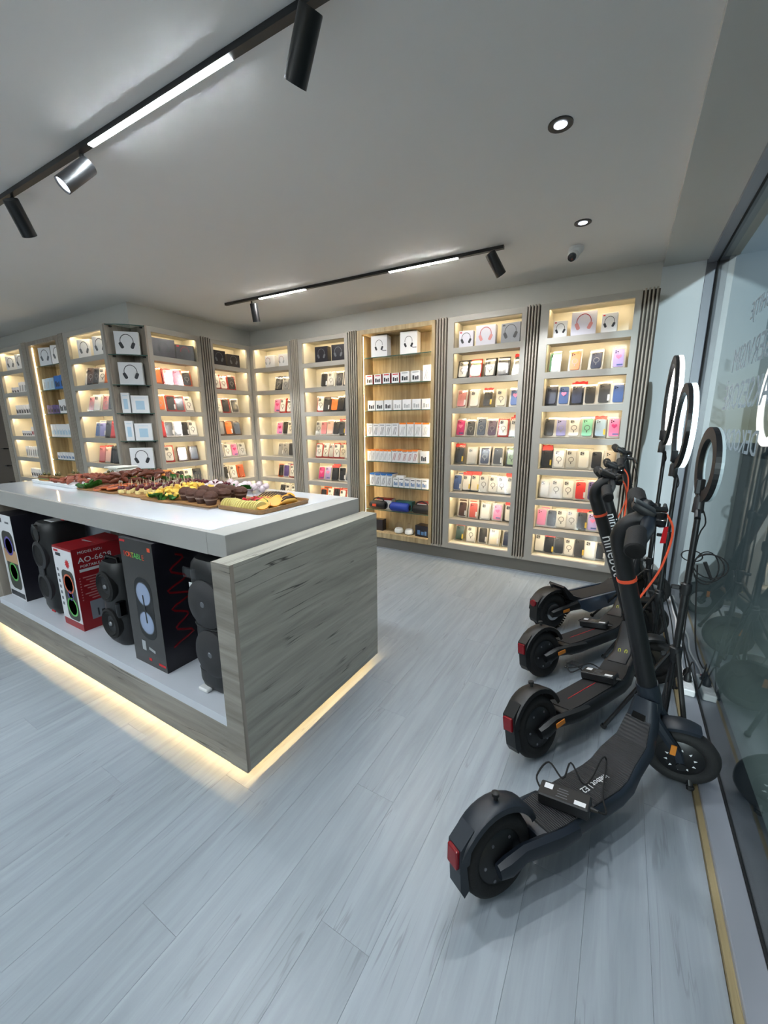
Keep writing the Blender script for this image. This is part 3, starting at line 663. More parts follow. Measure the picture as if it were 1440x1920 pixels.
crow(G, 3, 4, -2.04, -1.77, .08, .14, .08, 'carton_white', 'white cable box with orange top', 'cable boxes', line='print_light', top='carton_orange')
crow(G, 4, 6, -2.465, -2.205, .048, .125, .12, 'carton_white', 'slim white cable box with orange top', 'cable boxes', line='print_light', top='carton_orange')
crow(G, 4, 5, -2.14, -1.89, .06, .13, .10, 'carton_white', 'white earphone box with red mark', 'cable boxes', band='print_light', line='print_red', top='carton_orange')
crow(G, 4, 1, -1.79, -1.79, .08, .125, .06, 'carton_white', 'white watch strap box', 'cable boxes', pic='print_dark')
crow(G, 5, 4, -2.43, -2.205, .068, .135, .15, 'carton_white', 'white cable box with blue top', 'cable boxes', line='print_grey', top='carton_blue', band='print_light')
crow(G, 5, 6, -2.125, -1.775, .062, .10, .12, 'carton_white', 'small white adapter box', 'cable boxes', pic='print_blue', band='print_grey')
carton(G, -2.08, .07, ROWS[5][0]+.104, .09, .022, .06, 'carton_white', 'flat white box lying on the small adapter boxes', 'cable boxes')
# bluetooth speakers and the cartons behind them
Zs = ROWS[6][0]
carton(G, -2.31, .12, Zs, .19, .115, .09, 'carton_white', 'white and red speaker carton behind black speaker', 'speaker cartons', .05, top='carton_red')
carton(G, -2.06, .13, Zs, .2, .105, .08, 'carton_teal', 'teal speaker carton behind the blue speaker', 'speaker cartons', .03, top='carton_teal')
carton(G, -1.82, .12, Zs, .16, .115, .09, 'carton_white', 'white and red speaker carton behind handled speaker', 'speaker cartons', .0, top='carton_red')
mat('spk_blue', srgb(30, 60, 160), .5, bump=.3, bscale=300); mat('spk_black', srgb(18, 18, 20), .6, bump=.3, bscale=300)
def boombox(x, m, lab, handle, r=.045, L=.2, patch=None):
    p, rr = place(G, x, .075, Zs+.0005, .05); t = thing('bluetooth_speaker', lab, 'speaker', p, rr, 'bluetooth speakers on the glass shelf')
    b = new_bm(); lathe(b, [(r*.55, -L/2), (r*.9, -L/2+.01), (r, -L/2+.03), (r, L/2-.03), (r*.9, L/2-.01), (r*.55, L/2)], 18, 'X', (0, 0, r)); add('body', b, m, t, smooth=True)
    for s in (-1, 1):
        b = new_bm(); lathe(b, [(r*.5, 0), (r*.62, .006*s), (r*.3, .009*s)], 14, 'X', (s*L/2, 0, r)); add('end_cap', b, 'black_gloss', t, smooth=True)
    if handle: b = new_bm(); tube(b, [(-L*.38, 0, r*1.6), (-L*.28, 0, r*2.4), (0, 0, r*2.7), (L*.28, 0, r*2.4), (L*.38, 0, r*1.6)], .008, 8); add('handle', b, 'black_plastic', t, smooth=True)
    if patch: b = new_bm(); box(b, (-.03, -r*1.0, r*1.05), (.05, .004, .03), bev=.001); add('logo_patch', b, patch, t)
boombox(-2.36, 'spk_black', 'black barrel speaker with orange patch and handle', True, .05, .2, 'orange_plastic')
boombox(-2.08, 'spk_blue', 'blue cylindrical bluetooth speaker on the glass shelf', False, .05, .23)
boombox(-1.81, 'spk_black', 'black oval speaker with carry handle on the glass shelf', True, .05, .2)
Zb = ROWS[7][0]
carton(G, -2.37, .08, Zb, .12, .13, .08, 'carton_dark', 'small black carton at left of bottom oak shelf', 'bottom cartons')
carton(G, -1.80, .06, Zb, .17, .125, .12, 'carton_dark', 'dark blue-black gadget carton at right of bottom shelf', 'bottom cartons', -.1, pic='print_blue')
for i, x in enumerate((-2.10, -1.97)):
    p, rr = place(G, x, .09, Zb+.0005); t = thing('dome_lamp', f'white round gadget under clear dome, {"left" if i == 0 else "right"} one, bottom shelf', 'gadget', p, rr, 'domed gadgets on the bottom shelf')
    b = new_bm(); lathe(b, [(.03, 0), (.05, .012), (.052, .035), (.04, .06), (.0, .066)], 18); add('base', b, 'white_plastic', t, smooth=True)
    b = new_bm(); lathe(b, [(.042, .05), (.044, .08), (.034, .115), (.0, .13)], 18); add('dome', b, 'clear_plastic', t, smooth=True)
# far left cabinets
G = 'FG'
crow(G, 1, 3, -6.10, -5.90, .10, .13, .10, 'carton_sky', 'pale blue boxed item', 'far left boxes', line='print_light')
crow(G, 1, 2, -5.76, -5.62, .13, .15, .11, 'carton_blue', 'blue box with dark picture', 'far left boxes', pic='print_dark')
crow(G, 2, 4, -6.10, -5.86, .075, .10, .06, 'case_purple', 'purple pouch pack', 'far left boxes', pic='print_dark')
crow(G, 2, 3, -5.76, -5.58, .10, .155, .09, 'carton_white', 'white smartwatch box', 'far left boxes', pic='print_dark')
crow(G, 3, 8, -6.10, -5.60, .07, .15, .10, 'carton_white', 'white and blue power bank box', 'far left boxes', pic='carton_sky')
crow(G, 4, 6, -6.05, -5.68, .065, .085, .08, 'carton_white', 'small white boxed adapter', 'far left boxes', pic='print_blue')
crow(G, 4, 1, -5.58, -5.58, .08, .13, .08, 'carton_white', 'taller white boxed adapter', 'far left boxes')
G = 'F1'
crow(G, 1, 3, -7.05, -6.89, .07, .075, .06, 'carton_white', 'small white earbud box', 'far left boxes', pic='print_dark')
crow(G, 1, 4, -6.81, -6.58, .07, .13, .06, 'carton_white', 'tall white earphone box', 'far left boxes', line='print_dark')
crow(G, 2, 7, -7.03, -6.56, .072, .125, .05, 'carton_white', 'white earphone hang box', 'far left boxes', pic='print_dark')
crow(G, 3, 5, -6.98, -6.74, .055, .07, .05, 'carton_white', 'little white dark-print box', 'far left boxes', pic='print_dark')
crow(G, 3, 3, -6.68, -6.56, .07, .12, .05, 'carton_white', 'taller white box', 'far left boxes', pic='print_red')
crow(G, 4, 7, -6.97, -6.57, .055, .14, .03, 'carton_white', 'white watch strap pack', 'far left boxes', line='print_dark')
crow(G, 5, 6, -6.93, -6.58, .06, .12, .05, 'carton_white', 'white boxed accessory', 'far left boxes', pic='print_dark')

# ---------------------------------------------------------------- goods under the counter
ZD = .2655
t = thing('speaker_carton', 'black and white tall speaker carton at the left end under the counter', 'box', (-3.42, .94, ZD), 0, 'speaker cartons under the counter')
b = new_bm(); box(b, (0, .16, .29), (.245, .32, .58)); add('carton', b, 'carton_dark', t)
b = new_bm(); box(b, (0, -.0006, .29), (.243, .001, .578)); f = add('front_print', b, 'carton_white', t)
def disc(bm, x, z, r, y, n=20, r0=0):
    vs = lathe(bm, [(r, y), (r, y-.0009), (max(r0, 1e-4), y-.0009), (max(r0, 1e-4), y)] if r0 else [(r, y), (r, y-.0009)], n, 'Y', (x, 0, z)); return vs
mat('print_green', srgb(96, 190, 90), .4); mat('print_violet', srgb(90, 80, 170), .4); mat('print_tan', srgb(200, 160, 120), .4); mat('print_olive', srgb(60, 62, 56), .5); mat('print_orange', srgb(220, 110, 70), .4); mat('print_greyblue', srgb(150, 165, 195), .35)
b = new_bm(); prism(b, rrect(.18, .40, .05, 4, .01, .27), -.002, -.0012); q = add('speaker_print', b, 'print_olive', t)
b = new_bm(); box(b, (.01, -.0016, .30), (.2, .0009, .09)); add('band_print', b, 'print_tan', q)
for z, m in ((.37, 'print_violet'), (.19, 'print_green')):
    b = new_bm(); disc(b, .01, z, .065, -.0021, 22, .052); add('ring_print', b, m, q)
b = new_bm(); box(b, (0, -.0013, .03), (.22, .0009, .035)); add('bottom_print', b, 'print_dark', t)
b = new_bm(); box(b, (-.06, -.0014, .54), (.05, .0009, .03)); add('logo_print', b, 'print_dark', t)
b = new_bm(); box(b, (.05, -.0014, .53), (.06, .0009, .012)); add('line_print', b, 'print_grey', t)
def speaker(name, label, x, y, w, d, h, arr, twin, grp='portable speakers under the counter'):
    """rounded tower: lofted body with two drivers"""
    t = thing(name, label, 'speaker', (x, y, ZD), 0, grp)
    rings = []
    for z, s in ((0, .80), (.02, .93), (.05, 1), (h*.5, .97), (h-.06, 1), (h-.02, .95), (h, .82)):
        rings.append([Vector((px*s, d/2+pz*s, z)) for px, pz in rrect(w, d, min(w, d)*.34, 5)])
    b = new_bm(); ring_loft(b, rings); add('body', b, 'black_plastic', t, smooth=True)
    return t
# black tower with grey figure-eight front
t = speaker('tower_speaker', 'tall black speaker with grey figure-eight front under the counter', -2.955, .945, .215, .24, .575, 0, 0)
for z, r, m in ((.375, .088, 'scooter_grey'), (.175, .088, 'scooter_grey')):
    b = new_bm(); vs = lathe(b, [(r, .03), (r, -.004), (r*.78, -.010), (r*.74, .004), (0, .010)], 26, 'Y', (-.01, 0, z)); xf(b, vs, Matrix.Diagonal((1, 1, 1, 1))); add('driver_ring', b, m, t, smooth=True)
    b = new_bm(); lathe(b, [(r*.74, -.002), (r*.3, .003), (0, -.004)], 22, 'Y', (-.01, 0, z)); add('cone', b, 'black_rubber', t, smooth=True)
b = new_bm(); box(b, (-.01, -.002, .275), (.07, .012, .06), bev=.004); add('centre_bridge', b, 'scooter_grey', t)
b = new_bm(); lathe(b, [(.055, .012), (.052, -.004), (.03, .006), (0, .004)], 22, 'Y', (-.01, 0, .51)); add('tweeter_horn', b, 'black_gloss', t, smooth=True)
b = new_bm(); box(b, (0, .10, .576), (.10, .07, .002)); add('paper_sheet', b, 'white_plastic', t)
b = new_bm(); box(b, (.06, .14, .585), (.03, .05, .018), bev=.003); add('red_handle', b, 'red_plastic', t)
b = new_bm(); box(b, (-.095, .02, .545), (.02, .001, .02), Matrix.Rotation(-.7, 4, 'Z')); add('price_sticker', b, 'white_print', t)
b = new_bm(); box(b, (.06, -.006, .035), (.04, .004, .01)); add('red_mark', b, 'red_plastic', t)
# red carton
t = thing('speaker_carton', 'red portable speaker carton with white front under the counter', 'box', (-2.628, .935, ZD), 0, 'speaker cartons under the counter')
b = new_bm(); box(b, (0, .14, .24), (.225, .28, .48)); add('carton', b, 'carton_red', t)
b = new_bm(); box(b, (0, -.0006, .255), (.223, .001, .425)); f = add('front_print', b, 'carton_white', t)
b = new_bm(); prism(b, rrect(.14, .30, .035, 4, .025, .2), -.002, -.0012); q = add('speaker_print', b, 'print_olive', t)
for z, m in ((.27, 'print_orange'), (.13, 'print_green')):
    b = new_bm(); disc(b, .025, z, .058, -.0021, 22, .048); add('ring_print', b, m, q)
b = new_bm(); disc(b, .025, .2, .03, -.0021, 16, .022); add('ring_print', b, 'print_violet', q)
b = new_bm(); vs = [(.028*(1 if k % 2 else .6)*math.cos(PI*k/10), .39+.028*(1 if k % 2 else .6)*math.sin(PI*k/10)) for k in range(20)]; prism(b, [(x+.045, z) for x, z in vs], -.002, -.0012); add('star_print', b, 'red_plastic', t)
b = new_bm(); box(b, (-.05, -.0014, .435), (.06, .0009, .018)); add('logo_print', b, 'print_dark', t)
b = new_bm(); box(b, (-.07, -.0014, .455), (.05, .0009, .012)); add('logo_print', b, 'red_plastic', t)
b = new_bm()
for k in range(7): box(b, (-.085, -.0012, .13+k*.035), (.02, .0009, .018))
o = add('icon_print', b, 'print_grey', t); o['kind'] = 'stuff'
RX = .1131
for s, sz, z, y in (('MODEL NO.:', .022, .455, .09), ('AO-6628', .045, .41, .11), ('PORTABLE SPEAKER', .021, .375, .125)):
    add('lettering', text(s, sz), 'white_print', t, (RX, y, z), (PI/2, 0, PI/2))
b = new_bm()
box(b, (RX, .10, .352), (.001, .15, .016))
o = add('white_band', b, 'white_print', t)
b = new_bm()
for k in range(9): box(b, (RX, .115, .31-k*.016), (.001, .16-.03*(k % 3), .006)); box(b, (RX, .02, .31-k*.016), (.001, .006, .006))
o = add('small_print', b, 'print_pink', t); o['kind'] = 'stuff'
b = new_bm(); box(b, (RX, .14, .11), (.001, .18, .11)); q = add('grey_panel', b, 'carton_grey', t)
b = new_bm(); box(b, (RX+.0004, .085, .09), (.001, .008, .045)); box(b, (RX+.0004, .11, .085), (.001, .018, .025)); box(b, (RX+.0004, .20, .115), (.001, .06, .10)); add('accessory_print', b, 'print_dark', q)
b = new_bm(); box(b, (-.02, .14, .4805), (.09, .012, .001), Matrix.Rotation(.1, 4, 'Z')); add('packing_tape', b, 'print_light', t)
b = new_bm(); box(b, (.0, .21, .483), (.222, .135, .003), Matrix.Rotation(.05, 4, 'X')); add('flap', b, 'carton_red', t)
# black speaker with two wheels of ribs
t = speaker('tower_speaker', 'short black speaker with two round drivers between red and tall cartons', -2.215, .945, .205, .23, .455, 0, 0)
for z in (.33, .125):
    b = new_bm(); lathe(b, [(.082, .02), (.082, -.006), (.072, -.011), (.066, -.004), (.06, -.009), (.054, -.002), (.03, .006), (.012, -.003), (0, -.004)], 28, 'Y', (0, 0, z)); add('driver', b, 'black_rubber', t, smooth=True)
    b = new_bm(); lathe(b, [(.012, 0), (.009, -.006), (0, -.008)], 12, 'Y', (0, -.003, z)); add('dust_cap', b, 'steel', t, smooth=True)
b = new_bm(); tube(b, [(-.06, .05, .44), (-.055, .05, .475), (.055, .05, .475), (.06, .05, .44)], .009, 8); add('handle', b, 'black_gloss', t, smooth=True)
b = new_bm(); box(b, (.085, .02, .22), (.03, .05, .09), bev=.012, seg=2); add('side_grip', b, 'black_gloss', t)
# tall black carton
t = thing('speaker_carton', 'tall dark portable speaker carton with colourful lettering under the counter', 'box', (-1.857, .935, ZD), 0, 'speaker cartons under the counter')
mat('carton_night', srgb(52, 50, 48), .25, var=.25, vscale=14)
b = new_bm(); box(b, (0, .15, .316), (.265, .30, .632)); add('carton', b, 'carton_dark', t)
b = new_bm(); box(b, (0, -.0006, .316), (.264, .001, .631)); add('front_print', b, 'carton_night', t)
xo = -.095
for s, m in (('P', 'red_plastic'), ('O', 'orange_plastic'), ('R', 'orange_plastic'), ('T', 'yellow_print'), ('A', 'print_green'), ('B', 'print_green'), ('L', 'print_green'), ('E', 'orange_plastic')):
    add('lettering', text(s, .036), m, t, (xo, -.0014, .555), (PI/2, 0, 0)); xo += .021
b = new_bm(); prism(b, rrect(.14, .31, .06, 5, .015, .30), -.0018, -.0011); q = add('speaker_print', b, 'scooter_black', t)
for z in (.375, .23):
    b = new_bm(); disc(b, .015, z, .058, -.0019, 24); o = add('driver_print', b, 'print_greyblue', q)
b = new_bm(); box(b, (.015, -.003, .30), (.01, .0008, .14), Matrix.Rotation(-.06, 4, 'Y')); add('pointer_print', b, 'black_gloss', q)
for z in (.375, .23): b = new_bm(); disc(b, .015, z, .06, -.0019, 24, .055); add('rim_print', b, 'print_grey', q)
b = new_bm(); box(b, (-.04, -.0013, .10), (.03, .0009, .05)); box(b, (.025, -.0013, .09), (.05, .0009, .014), Matrix.Rotation(.2, 4, 'Y')); add('accessory_print', b, 'print_light', t)
for x, z, w, h in ((-.105, .618, .045, .010), (.0, .035, .022, .014), (.095, .030, .055, .012)): b = new_bm(); box(b, (x, -.0014, z), (w, .0009, h)); add('red_print', b, 'red_plastic', t)
b = new_bm(); box(b, (.105, -.0013, .60), (.022, .0009, .018)); add('orange_logo', b, 'orange_plastic', t)
b = new_bm(); tube(b, [(.1334, .10+.045*math.sin(k*.9)*(1-.3*math.sin(k*.33)), .56-k*.0135) for k in range(34)], .0055, 5, up=(1, 0, 0), flat=.15); add('script_print', b, 'red_gloss', t)
mat('grille_cloth', srgb(46, 46, 48), .7, var=.2, vscale=200)
# tall cloth speaker at the right end
t = speaker('tower_speaker', 'tall black cloth-covered speaker beside the counter end panel', -1.425, .945, .225, .225, .60, 0, 0)
for z, x in ((.42, .02), (.20, .035)):
    b = new_bm(); lathe(b, [(.105, .03), (.105, -.004), (.085, -.018), (.03, -.022), (0, -.02)], 28, 'Y', (x, 0, z)); add('driver_grille', b, 'grille_cloth', t, smooth=True)
    b = new_bm(); lathe(b, [(.014, 0), (.010, -.003), (0, -.003)], 10, 'Y', (x+.012, -.021, z+.01)); add('dust_cap', b, 'print_grey', t, smooth=True)
b = new_bm(); box(b, (-.055, -.006, .545), (.075, .012, .045), bev=.003); add('control_panel', b, 'clear_plastic', t)
b = new_bm(); box(b, (-.06, -.001, .49), (.022, .002, .022)); add('price_sticker', b, 'white_print', t)
for z in (.10, .31):
    b = new_bm(); rr = [[Vector((px*s, .1125+pz*s, zz)) for px, pz in rrect(.225, .225, .076, 5)] for zz, s in ((z-.003, .99), (z, 1.012), (z+.003, .99))]; ring_loft(b, rr); add('seam', b, 'black_plastic', t, smooth=True)
b = new_bm(); box(b, (-.04, .0, .012), (.06, .03, .016), bev=.004); add('white_foot', b, 'white_plastic', t)

# ---------------------------------------------------------------- food on the counter
ZT = .995
mat('apple', srgb(222, 206, 130), .4, var=.05); mat('strawberry', srgb(176, 30, 40), .35, var=.1); mat('orange_flesh', srgb(232, 160, 50), .4, var=.1); mat('banana', srgb(226, 176, 84), .5, var=.08); mat('choc', srgb(74, 40, 24), .7, var=.25, vscale=120, bump=.6, bscale=150); mat('choc_drizzle', srgb(48, 26, 18), .35)
mat('liner', srgb(70, 44, 36), .6); mat('liner_white', srgb(150, 128, 116), .5); mat('cheese', srgb(238, 196, 84), .45, var=.06); mat('cheese_pale', srgb(238, 216, 150), .5, var=.05); mat('grape', srgb(92, 32, 44), .25, var=.1); mat('leaf', srgb(60, 120, 46), .5, var=.35, vscale=40); mat('wing', srgb(92, 42, 24), .4, var=.4, vscale=60, bump=.5, bscale=80)
mat('salmon', srgb(190, 100, 54), .4, var=.3, vscale=60); mat('ham', srgb(128, 64, 44), .45, var=.35, vscale=70); mat('bread', srgb(176, 132, 74), .7, var=.25, vscale=60); mat('crust', srgb(120, 88, 46), .7, var=.2); mat('olive', srgb(80, 76, 40), .35); mat('pick', srgb(220, 204, 168), .6); mat('napkin', srgb(226, 226, 218), .8, var=.04); mat('paper_white', srgb(236, 238, 240), .5, var=.01); mat('meringue', srgb(228, 208, 212), .35, var=.05); mat('chicken', srgb(206, 132, 60), .5, var=.25, vscale=60); mat('kiwi', srgb(120, 150, 60), .4)
rnd = random.Random(3)
def tray(name, label, x0, x1, y0, y1, m, h=.012, rim=0, r=.03, cat='tray', rz=0):
    cx, cy = (x0+x1)/2, (y0+y1)/2; t = thing(name, label, cat, (cx, cy, ZT), rz); w, d = x1-x0, y1-y0
    def ringp(s, z): return [Vector((px, py, z)) for px, py in rrect(w-s*2, d-s*2, max(.004, r-s), 4)]
    b = new_bm(); ring_loft(b, [ringp(.003, 0), ringp(0, h*.4), ringp(0, h)]); add('base', b, m, t)
    if rim:
        b = new_bm(); ring_loft(b, [ringp(0, h), ringp(-.004, h+rim), ringp(.004, h+rim), ringp(.010, h)], cap=False, closed=True); add('rim', b, m, t)
    return t
def solid(name, label, cat, me, m, loc, rot=(0, 0, 0), group=None, scale=None):
    o = add(name, me, m, None, loc, rot); tag(o, label, cat, group)
    if scale: o.scale = scale
    return o
tray('fruit_tray', 'rectangular bamboo tray of sliced fruit at the counter end', -1.72, -1.405, 1.27, 1.62, 'bamboo', .008, .014)
b = new_bm(); prism(b, [(.034*math.cos(PI*k/10), .034*math.sin(PI*k/10)) for k in range(11)], -.004, .004); ap = mesh(b)
for k in range(18):
    solid('apple_slice', 'pale apple slice in the overlapping row along the front of the fruit tray', 'fruit', ap, 'apple', (-1.685+k*.0135, 1.315+.012*math.sin(k*.5), ZT+.013), (rnd.uniform(-.1, .1), -.1, 1.2), 'apple slices in the fruit tray', (1, 1, 1.15))
b = new_bm(); lathe(b, [(0, -.004), (.030, -.004), (.032, 0), (.030, .004), (0, .004)], 14, 'Y'); og = mesh(b, True)
for k in range(9):
    solid('orange_slice', 'orange slice among the strawberries in the fruit tray', 'fruit', og, 'orange_flesh', (-1.46+.006*rnd.random()-.018*(k % 3), 1.33+k*.028, ZT+.034), (-.9, 0, .8+.2*rnd.random()), 'orange slices in the fruit tray')
b = new_bm(); lathe(b, [(0, -.017), (.008, -.013), (.0145, -.002), (.0155, .006), (.011, .012), (0, .013)], 12); sb = mesh(b, True)
b = new_bm()
for k in range(6): a = k*PI/3; prism(b, [(0, 0), (.004, .004), (.012, .002), (.004, -.003)], -.0005, .0005); xf(b, b.verts[-8:], Matrix.Translation((0, 0, .012)) @ Matrix.Rotation(a, 4, 'Z'))
cal = mesh(b)
for k in range(16):
    p = (-1.66+.21*((k*5) % 16)/16, 1.40+.085*((k*7) % 16)/16, ZT+.026)
    o = solid('strawberry', 'red strawberry in the heap in the middle of the fruit tray', 'fruit', sb, 'strawberry', p, (rnd.uniform(-1.3, 1.3), rnd.uniform(-1.3, 1.3), 0), 'strawberries in the fruit tray'); add('calyx', cal, 'leaf', o)
b = new_bm(); tube(b, [(-.045, 0, 0), (-.02, 0, .012), (.02, 0, .012), (.045, 0, 0)], [.010, .016, .016, .010], 10); bn = mesh(b, True)
b = new_bm(); tube(b, [(-.045, 0, .009), (-.02, 0, .027), (.02, 0, .027), (.045, 0, .009)], [.004, .006, .006, .004], 6); dz = mesh(b, True)
for k in range(11):
    o = solid('banana_slice', 'chocolate-striped banana slice along the back of the fruit tray', 'fruit', bn, 'banana', (-1.665+k*.022, 1.555-.006*k+.02*math.sin(k*.3), ZT+.022+.006*math.sin(k*.31)), (.5, 0, 1.3), 'banana slices in the fruit tray'); add('chocolate_stripe', dz, 'choc_drizzle', o)
# muffins
tray('serving_board', 'light wooden board carrying the chocolate muffins', -2.07, -1.745, 1.255, 1.56, 'board_wood', .010, 0, .01, 'board')
t = thing('plastic_sheet', 'clear plastic lid sheet under the muffin board', 'sheet', (-1.9, 1.40, ZT)); b = new_bm(); boxr(b, -.20, .18, -.175, .16, 0, .0012); add('sheet', b, 'clear_plastic', t)
b = new_bm(); lathe(b, [(0, 0), (.026, 0), (.036, .034), (.034, .036), (0, .036)], 18); ml = mesh(b, True)
b = new_bm(); lathe(b, [(.0345, .026), (.0378, .037), (.0355, .0375), (.033, .028)], 18); mr = mesh(b, True)
b = new_bm(); lathe(b, [(.0375, .034), (.041, .046), (.034, .062), (.016, .072), (0, .073)], 16)
for v in b.verts: v.co.z += rnd.uniform(-.002, .003) if v.co.z > .04 else 0
mt = mesh(b, True)
mpos = [(-2.025, 1.32), (-1.945, 1.305), (-1.865, 1.30), (-1.785, 1.295), (-1.985, 1.405), (-1.895, 1.395), (-1.80, 1.39), (-1.87, 1.485), (-1.965, 1.50), (-1.78, 1.48)]
mlab = ['leftmost in the front row', 'second in the front row', 'third in the front row', 'nearest the camera in the front row', 'left in the middle row', 'centre of the middle row', 'right end of the middle row', 'middle of the back row', 'left end of the back row', 'right end of the back row']
for k, (x, y) in enumerate(mpos):
    t = thing('chocolate_muffin', f'dark chocolate muffin in paper cup, {mlab[k]}', 'muffin', (x, y, ZT+.0105), 0, 'chocolate muffins on the board')
    t.scale = (.92, .92, .95); add('cup', ml, 'liner', t); add('cup_rim', mr, 'liner_white', t); add('top', mt, 'choc', t)
# cheese, grapes, picks
tray('serving_board', 'wooden board of yellow cheese cubes with lettuce at its front', -2.33, -2.05, 1.225, 1.62, 'board_wood', .010, 0, .03, 'board')
tray('serving_board', 'pale wooden board of cheese skewers with dark grapes', -2.60, -2.345, 1.25, 1.68, 'board_wood', .010, 0, .03, 'board')
b = new_bm(); box(b, (0, 0, 0), (.021, .021, .021), bev=.002); cu = mesh(b)
b = new_bm(); ball(b, (0, 0, 0), .0115, sub=2); gr = mesh(b, True)
b = new_bm(); tube(b, [(0, 0, 0), (0, 0, .065)], .0011, 5); pk = mesh(b)
def heap(x0, x1, y0, y1, k, n):
    u, v = ((k*0.618) % 1), ((k*0.414+.13*(k % 3)) % 1); z = .034*math.sin(PI*u)*math.sin(PI*v)
    return x0+(x1-x0)*u, y0+(y1-y0)*v, z
for k in range(84):
    x, y, z = heap(-2.31, -2.07, 1.275, 1.60, k, 84)
    solid('cheese_cube', 'yellow cheese cube in the big heap on the wooden board', 'cheese', cu, 'cheese', (x, y, ZT+.022+z+.012*(k % 2)), (rnd.random()*3, rnd.random()*3, rnd.random()*3), 'yellow cheese cubes')
for k in range(46):
    x, y, z = heap(-2.59, -2.36, 1.265, 1.64, k, 46); cz = ZT+.021
    sk = thing('cheese_skewer', 'pale cheese cube with a dark grape on a wooden pick', 'skewer', (x, y, cz), rnd.random()*3, 'cheese and grape skewers')
    add('cheese', cu, 'cheese_pale', sk); add('grape', gr, 'grape', sk, (0, 0, .022)); add('pick', pk, 'pick', sk, (0, 0, 0), (rnd.uniform(-.2, .2), rnd.uniform(-.2, .2), 0))
for k in range(22):
    sk = thing('cheese_skewer', 'dark grape cube skewer standing along the back of the cheese boards', 'skewer', (-2.60+k*.024, 1.66+.05*((k*.37) % 1), ZT+.021), 0, 'grape skewers at the back')
    add('cheese', cu, 'cheese_pale', sk); add('grape', gr, 'grape', sk, (0, 0, .024)); add('pick', pk, 'pick', sk)
def leafmesh(s, seed):
    r = random.Random(seed); b = new_bm(); n = 9; rows = []
    for i in range(5):
        u = i/4; w = s*.5*math.sin(PI*(.12+.8*u)); rows.append([b.verts.new((w*(2*j/n-1), s*(u-.5), .012*math.sin(j*1.9+i)+r.uniform(0, .012)+.02*abs(2*j/n-1))) for j in range(n+1)])
    for i in range(4):
        for j in range(n): b.faces.new((rows[i][j], rows[i][j+1], rows[i+1][j+1], rows[i+1][j]))
    bmesh.ops.solidify(b, geom=b.faces[:], thickness=.0012)
    return mesh(b, True)
lfs = [leafmesh(.10, i) for i in range(4)]
for k, (x, y, z, s, lab) in enumerate(((-3.02, 1.275, .008, 1.1, 'at the near corner of the wings board'), (-2.97, 1.30, .02, .9, 'second at the near corner of the wings board'), (-2.86, 1.47, .03, .9, 'between wings and salmon slices'), (-2.80, 1.55, .03, .9, 'behind the salmon slices'), (-2.72, 1.66, .03, 1, 'right of the dark wings at the back'), (-2.63, 1.72, .03, .9, 'at the back beside grape skewers'), (-2.24, 1.265, .015, .7, 'at the front of the cheese cubes'), (-2.16, 1.26, .015, .7, 'at the front of the cheese cubes nearer the muffins'), (-2.09, 1.29, .015, .6, 'beside the leftmost muffin'), (-2.02, 1.60, .03, .8, 'behind the muffins'), (-1.93, 1.64, .03, .7, 'behind the muffins nearer the meringues'), (-1.48, 1.35, .03, .6, 'on the right side of the fruit tray'))):
    solid('lettuce_leaf', f'green lettuce leaf {lab}', 'lettuce', lfs[k % 4], 'leaf', (x, y, ZT+z), (rnd.uniform(-.3, .3), rnd.uniform(-.3, .3), rnd.random()*6), 'green lettuce leaves', (s, s, s))
# salmon / orange topped slices
tray('serving_board', 'brown board of orange topped canapes', -2.87, -2.615, 1.245, 1.56, 'board_wood', .010, 0, .05, 'board')
b = new_bm(); lathe(b, [(0, 0), (.036, 0), (.040, .006), (.036, .012), (.012, .013), (0, .012)], 14); cn = mesh(b, True)
b = new_bm(); lathe(b, [(.030, .0125), (.026, .017), (.014, .016), (.012, .0125)], 12); cr = mesh(b, True)
for k in range(22):
    x, y, z = heap(-2.85, -2.64, 1.275, 1.54, k, 22)
    o = solid('canape', 'round canape with orange and dark red topping on the brown board', 'canape', cn, 'salmon', (x, y, ZT+.0105+.006*(k % 3)), (rnd.uniform(-.25, .25), rnd.uniform(-.25, .25), 0), 'orange topped canapes'); add('topping_ring', cr, 'ham', o)
# wings
tray('serving_board', 'brown board of roasted dark wings with lettuce', -3.11, -2.88, 1.235, 1.66, 'board_wood', .010, 0, .05, 'board')
b = new_bm(); tube(b, [(-.045, 0, 0), (-.03, .004, .006), (0, .008, .010), (.02, .002, .008), (.045, -.008, .0)], [.008, .013, .018, .014, .007], 9); wg = mesh(b, True)
for k in range(46):
    x, y, z = heap(-3.10, -2.72, 1.34, 1.78, k, 46)
    solid('roasted_wing', 'dark glazed roasted wing in the big pile', 'meat', wg, 'wing', (x, y, ZT+.028+z*1.6+.008*(k % 3)), (rnd.uniform(-.5, .5), rnd.uniform(-.4, .4), rnd.random()*6), 'roasted wings in a pile')
for k in range(14):
    x, y, z = heap(-3.12, -2.85, 1.68, 1.82, k, 14)
    solid('fried_strip', 'golden fried strip behind the dark wings', 'meat', wg, 'chicken', (x, y, ZT+.03+z), (rnd.uniform(-.4, .4), rnd.uniform(-.4, .4), rnd.random()*6), 'golden fried strips')
